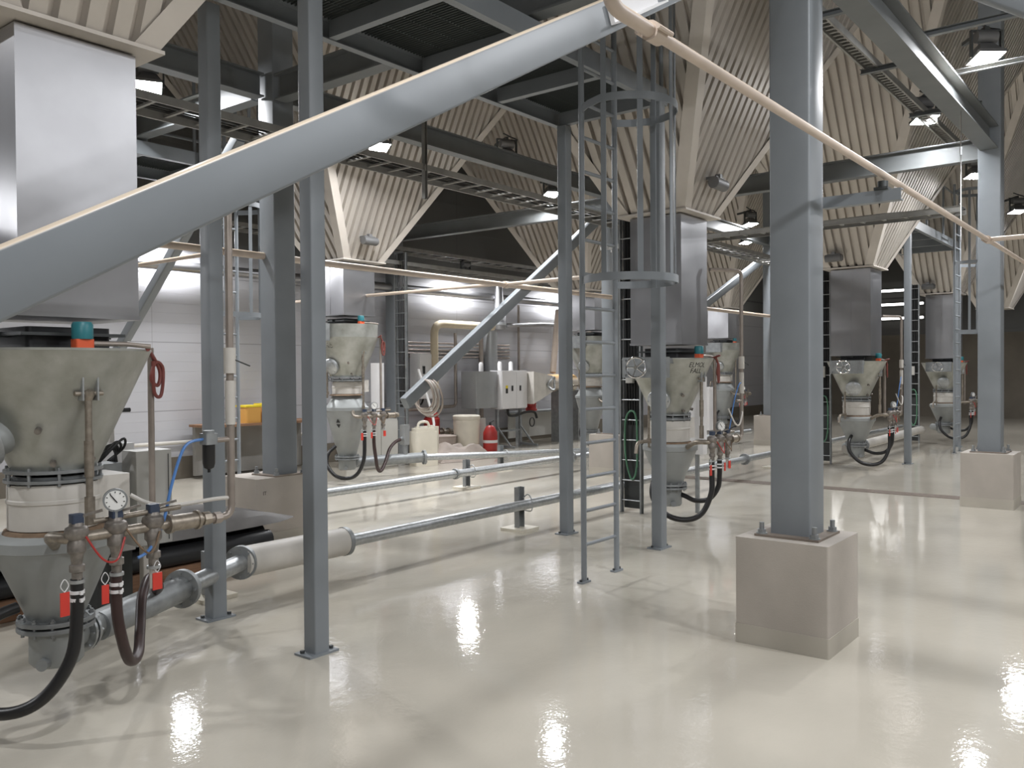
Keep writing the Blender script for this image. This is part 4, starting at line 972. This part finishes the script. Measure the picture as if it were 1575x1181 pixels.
MB().rbox(-.13,.13,-.10,.10,.52,1.17,.008).build('box_body', greycab, t); MB().box(.10,.104,-.104,-.10,.54,1.14).build('door_gasket', inkm, t); MB().rbox(-.05,.05,-.03,.03,0,.52,.006).build('stand_post', drumw, t)
t = thing('cable_box', 'dark grey box with a bundle of leads on top behind the near gauge', 'box', (2.86,5.80,0), 0)
MB().rbox(-.16,.10,-.10,.10,.60,1.10,.01).build('box_body', galvdull, t); MB().box(-.02,.02,-.02,.02,0,.6).build('stand_post', darksteel, t)
m = MB()
for k in range(5): m.tube([(-.14+.02*k,-.09,1.11),(-.10+.05*k,-.10,1.18+.02*k),(.05+.02*k,-.06,1.20),(.1,-.02+.03*k,1.10)], .009, 6)
m.build('lead_bundle', cablem, t)
t = thing('white_cabinet', 'white cabinet with a frame handle standing behind the near upper cone', 'cabinet', (3.02,6.20,0), 0)
MB().rbox(-.22,.22,-.14,.14,.42,1.20,.01).build('cabinet_body', whitep, t); m = MB(); m.box(-.12,-.09,-.02,.02,1.2,1.42); m.box(.10,.13,-.02,.02,1.2,1.42); m.box(-.16,.16,-.025,.025,1.42,1.45); m.build('frame_handle', drumw, t); MB().cyl((.16,0,1.435),(.26,0,1.435),.016).build('black_grip', inkm, t); MB().box(-.2,.2,-.12,.12,0,.42).build('cabinet_base', darksteel, t)
# far wall strip lights and ladder
for k,(y,z) in enumerate(((9.6,4.45),(9.6,3.95),(9.6,3.45))):
    t = thing('strip_light', ('top','middle','bottom')[k]+' of the three long strip lights on the far dark wall', 'light', (X1-.05,y,z), 0, 'strip lights on the far wall')
    MB().box(-.03,.04,-2.2,1.6,0,.10).build('light_case', lampgrey, t); MB().box(-.05,-.031,-2.15,1.55,.01,.09).build('tube_diffuser', stripl, t)
t = thing('leaning_ladder', 'thin aluminium ladder leaning beside the strip of far column', 'ladder', (21.6,8.4,0))
for s in (0,.38): MB().beam((s*.6,-s*.8,0),(s*.6+.5,-s*.8+.35,3.0),.03,.05).build('rail', galv, t)
for k in range(9): MB().cyl((.05*k+.03,.035*k+.02,.3*k+.2),(.05*k+.26,.035*k-.28,.3*k+.2),.014,n=8).build('rung', galv, t)
t = thing('hanging_rod', 'thin bright rod hanging beside the column at the drain end', 'rod', (9.9,1.88,3.0)); MB().cyl((0,0,0),(0,0,1.37),.006,n=8).build('rod', chrome, t); MB().cyl((0,0,.9),(0,0,.98),.012,n=8).build('turnbuckle', galv, t)

# struts across the long roof beam, carrying the narrow tray
for k,(x,y0,y1,lb) in enumerate(((7.35,1.86,2.62,'short strut over the long roof beam nearest the closest column'),(9.0,1.86,2.62,'second short strut over the long roof beam, holding the narrow tray'),(10.9,1.86,2.62,'short strut over the long roof beam above the hanging floodlight'),(8.35,1.0,2.0,'strut poking out past the long roof beam towards the corner floodlight'),(9.62,1.0,2.0,'strut just beside the top of the thin bright rod'))):
    t = thing('strut_channel', lb, 'strut', (x,y0,4.665), 0, 'struts over the long roof beam'); MB().channel((0,0,0),(0,y1-y0,0),.05,.05,.004).build('strut', beamgrey, t)
for o in list(COL.objects):
    if o.parent is None and o.get('category') and not o.get('kind'): o['kind'] = 'thing'

t = thing('drain_hose', 'black hose with two bright clamps lying behind the lower cone at the picture edge', 'hose', (1.15, 5.35, .62), 0)
MB().tube([(-.3,-.05,-.02),(0,0,0),(.35,.12,-.02),(.6,.4,-.15)], .05, 14).build('hose_body', blackp, t)
for x in (.06,.14): MB().cyl((x,.01,-.0),(x+.035,.02,-.0),.056,n=20).build('hose_clamp', chrome, t)
MB().box(.28,.34,.06,.16,-.62,-.05).build('hose_stand', darksteel, t)
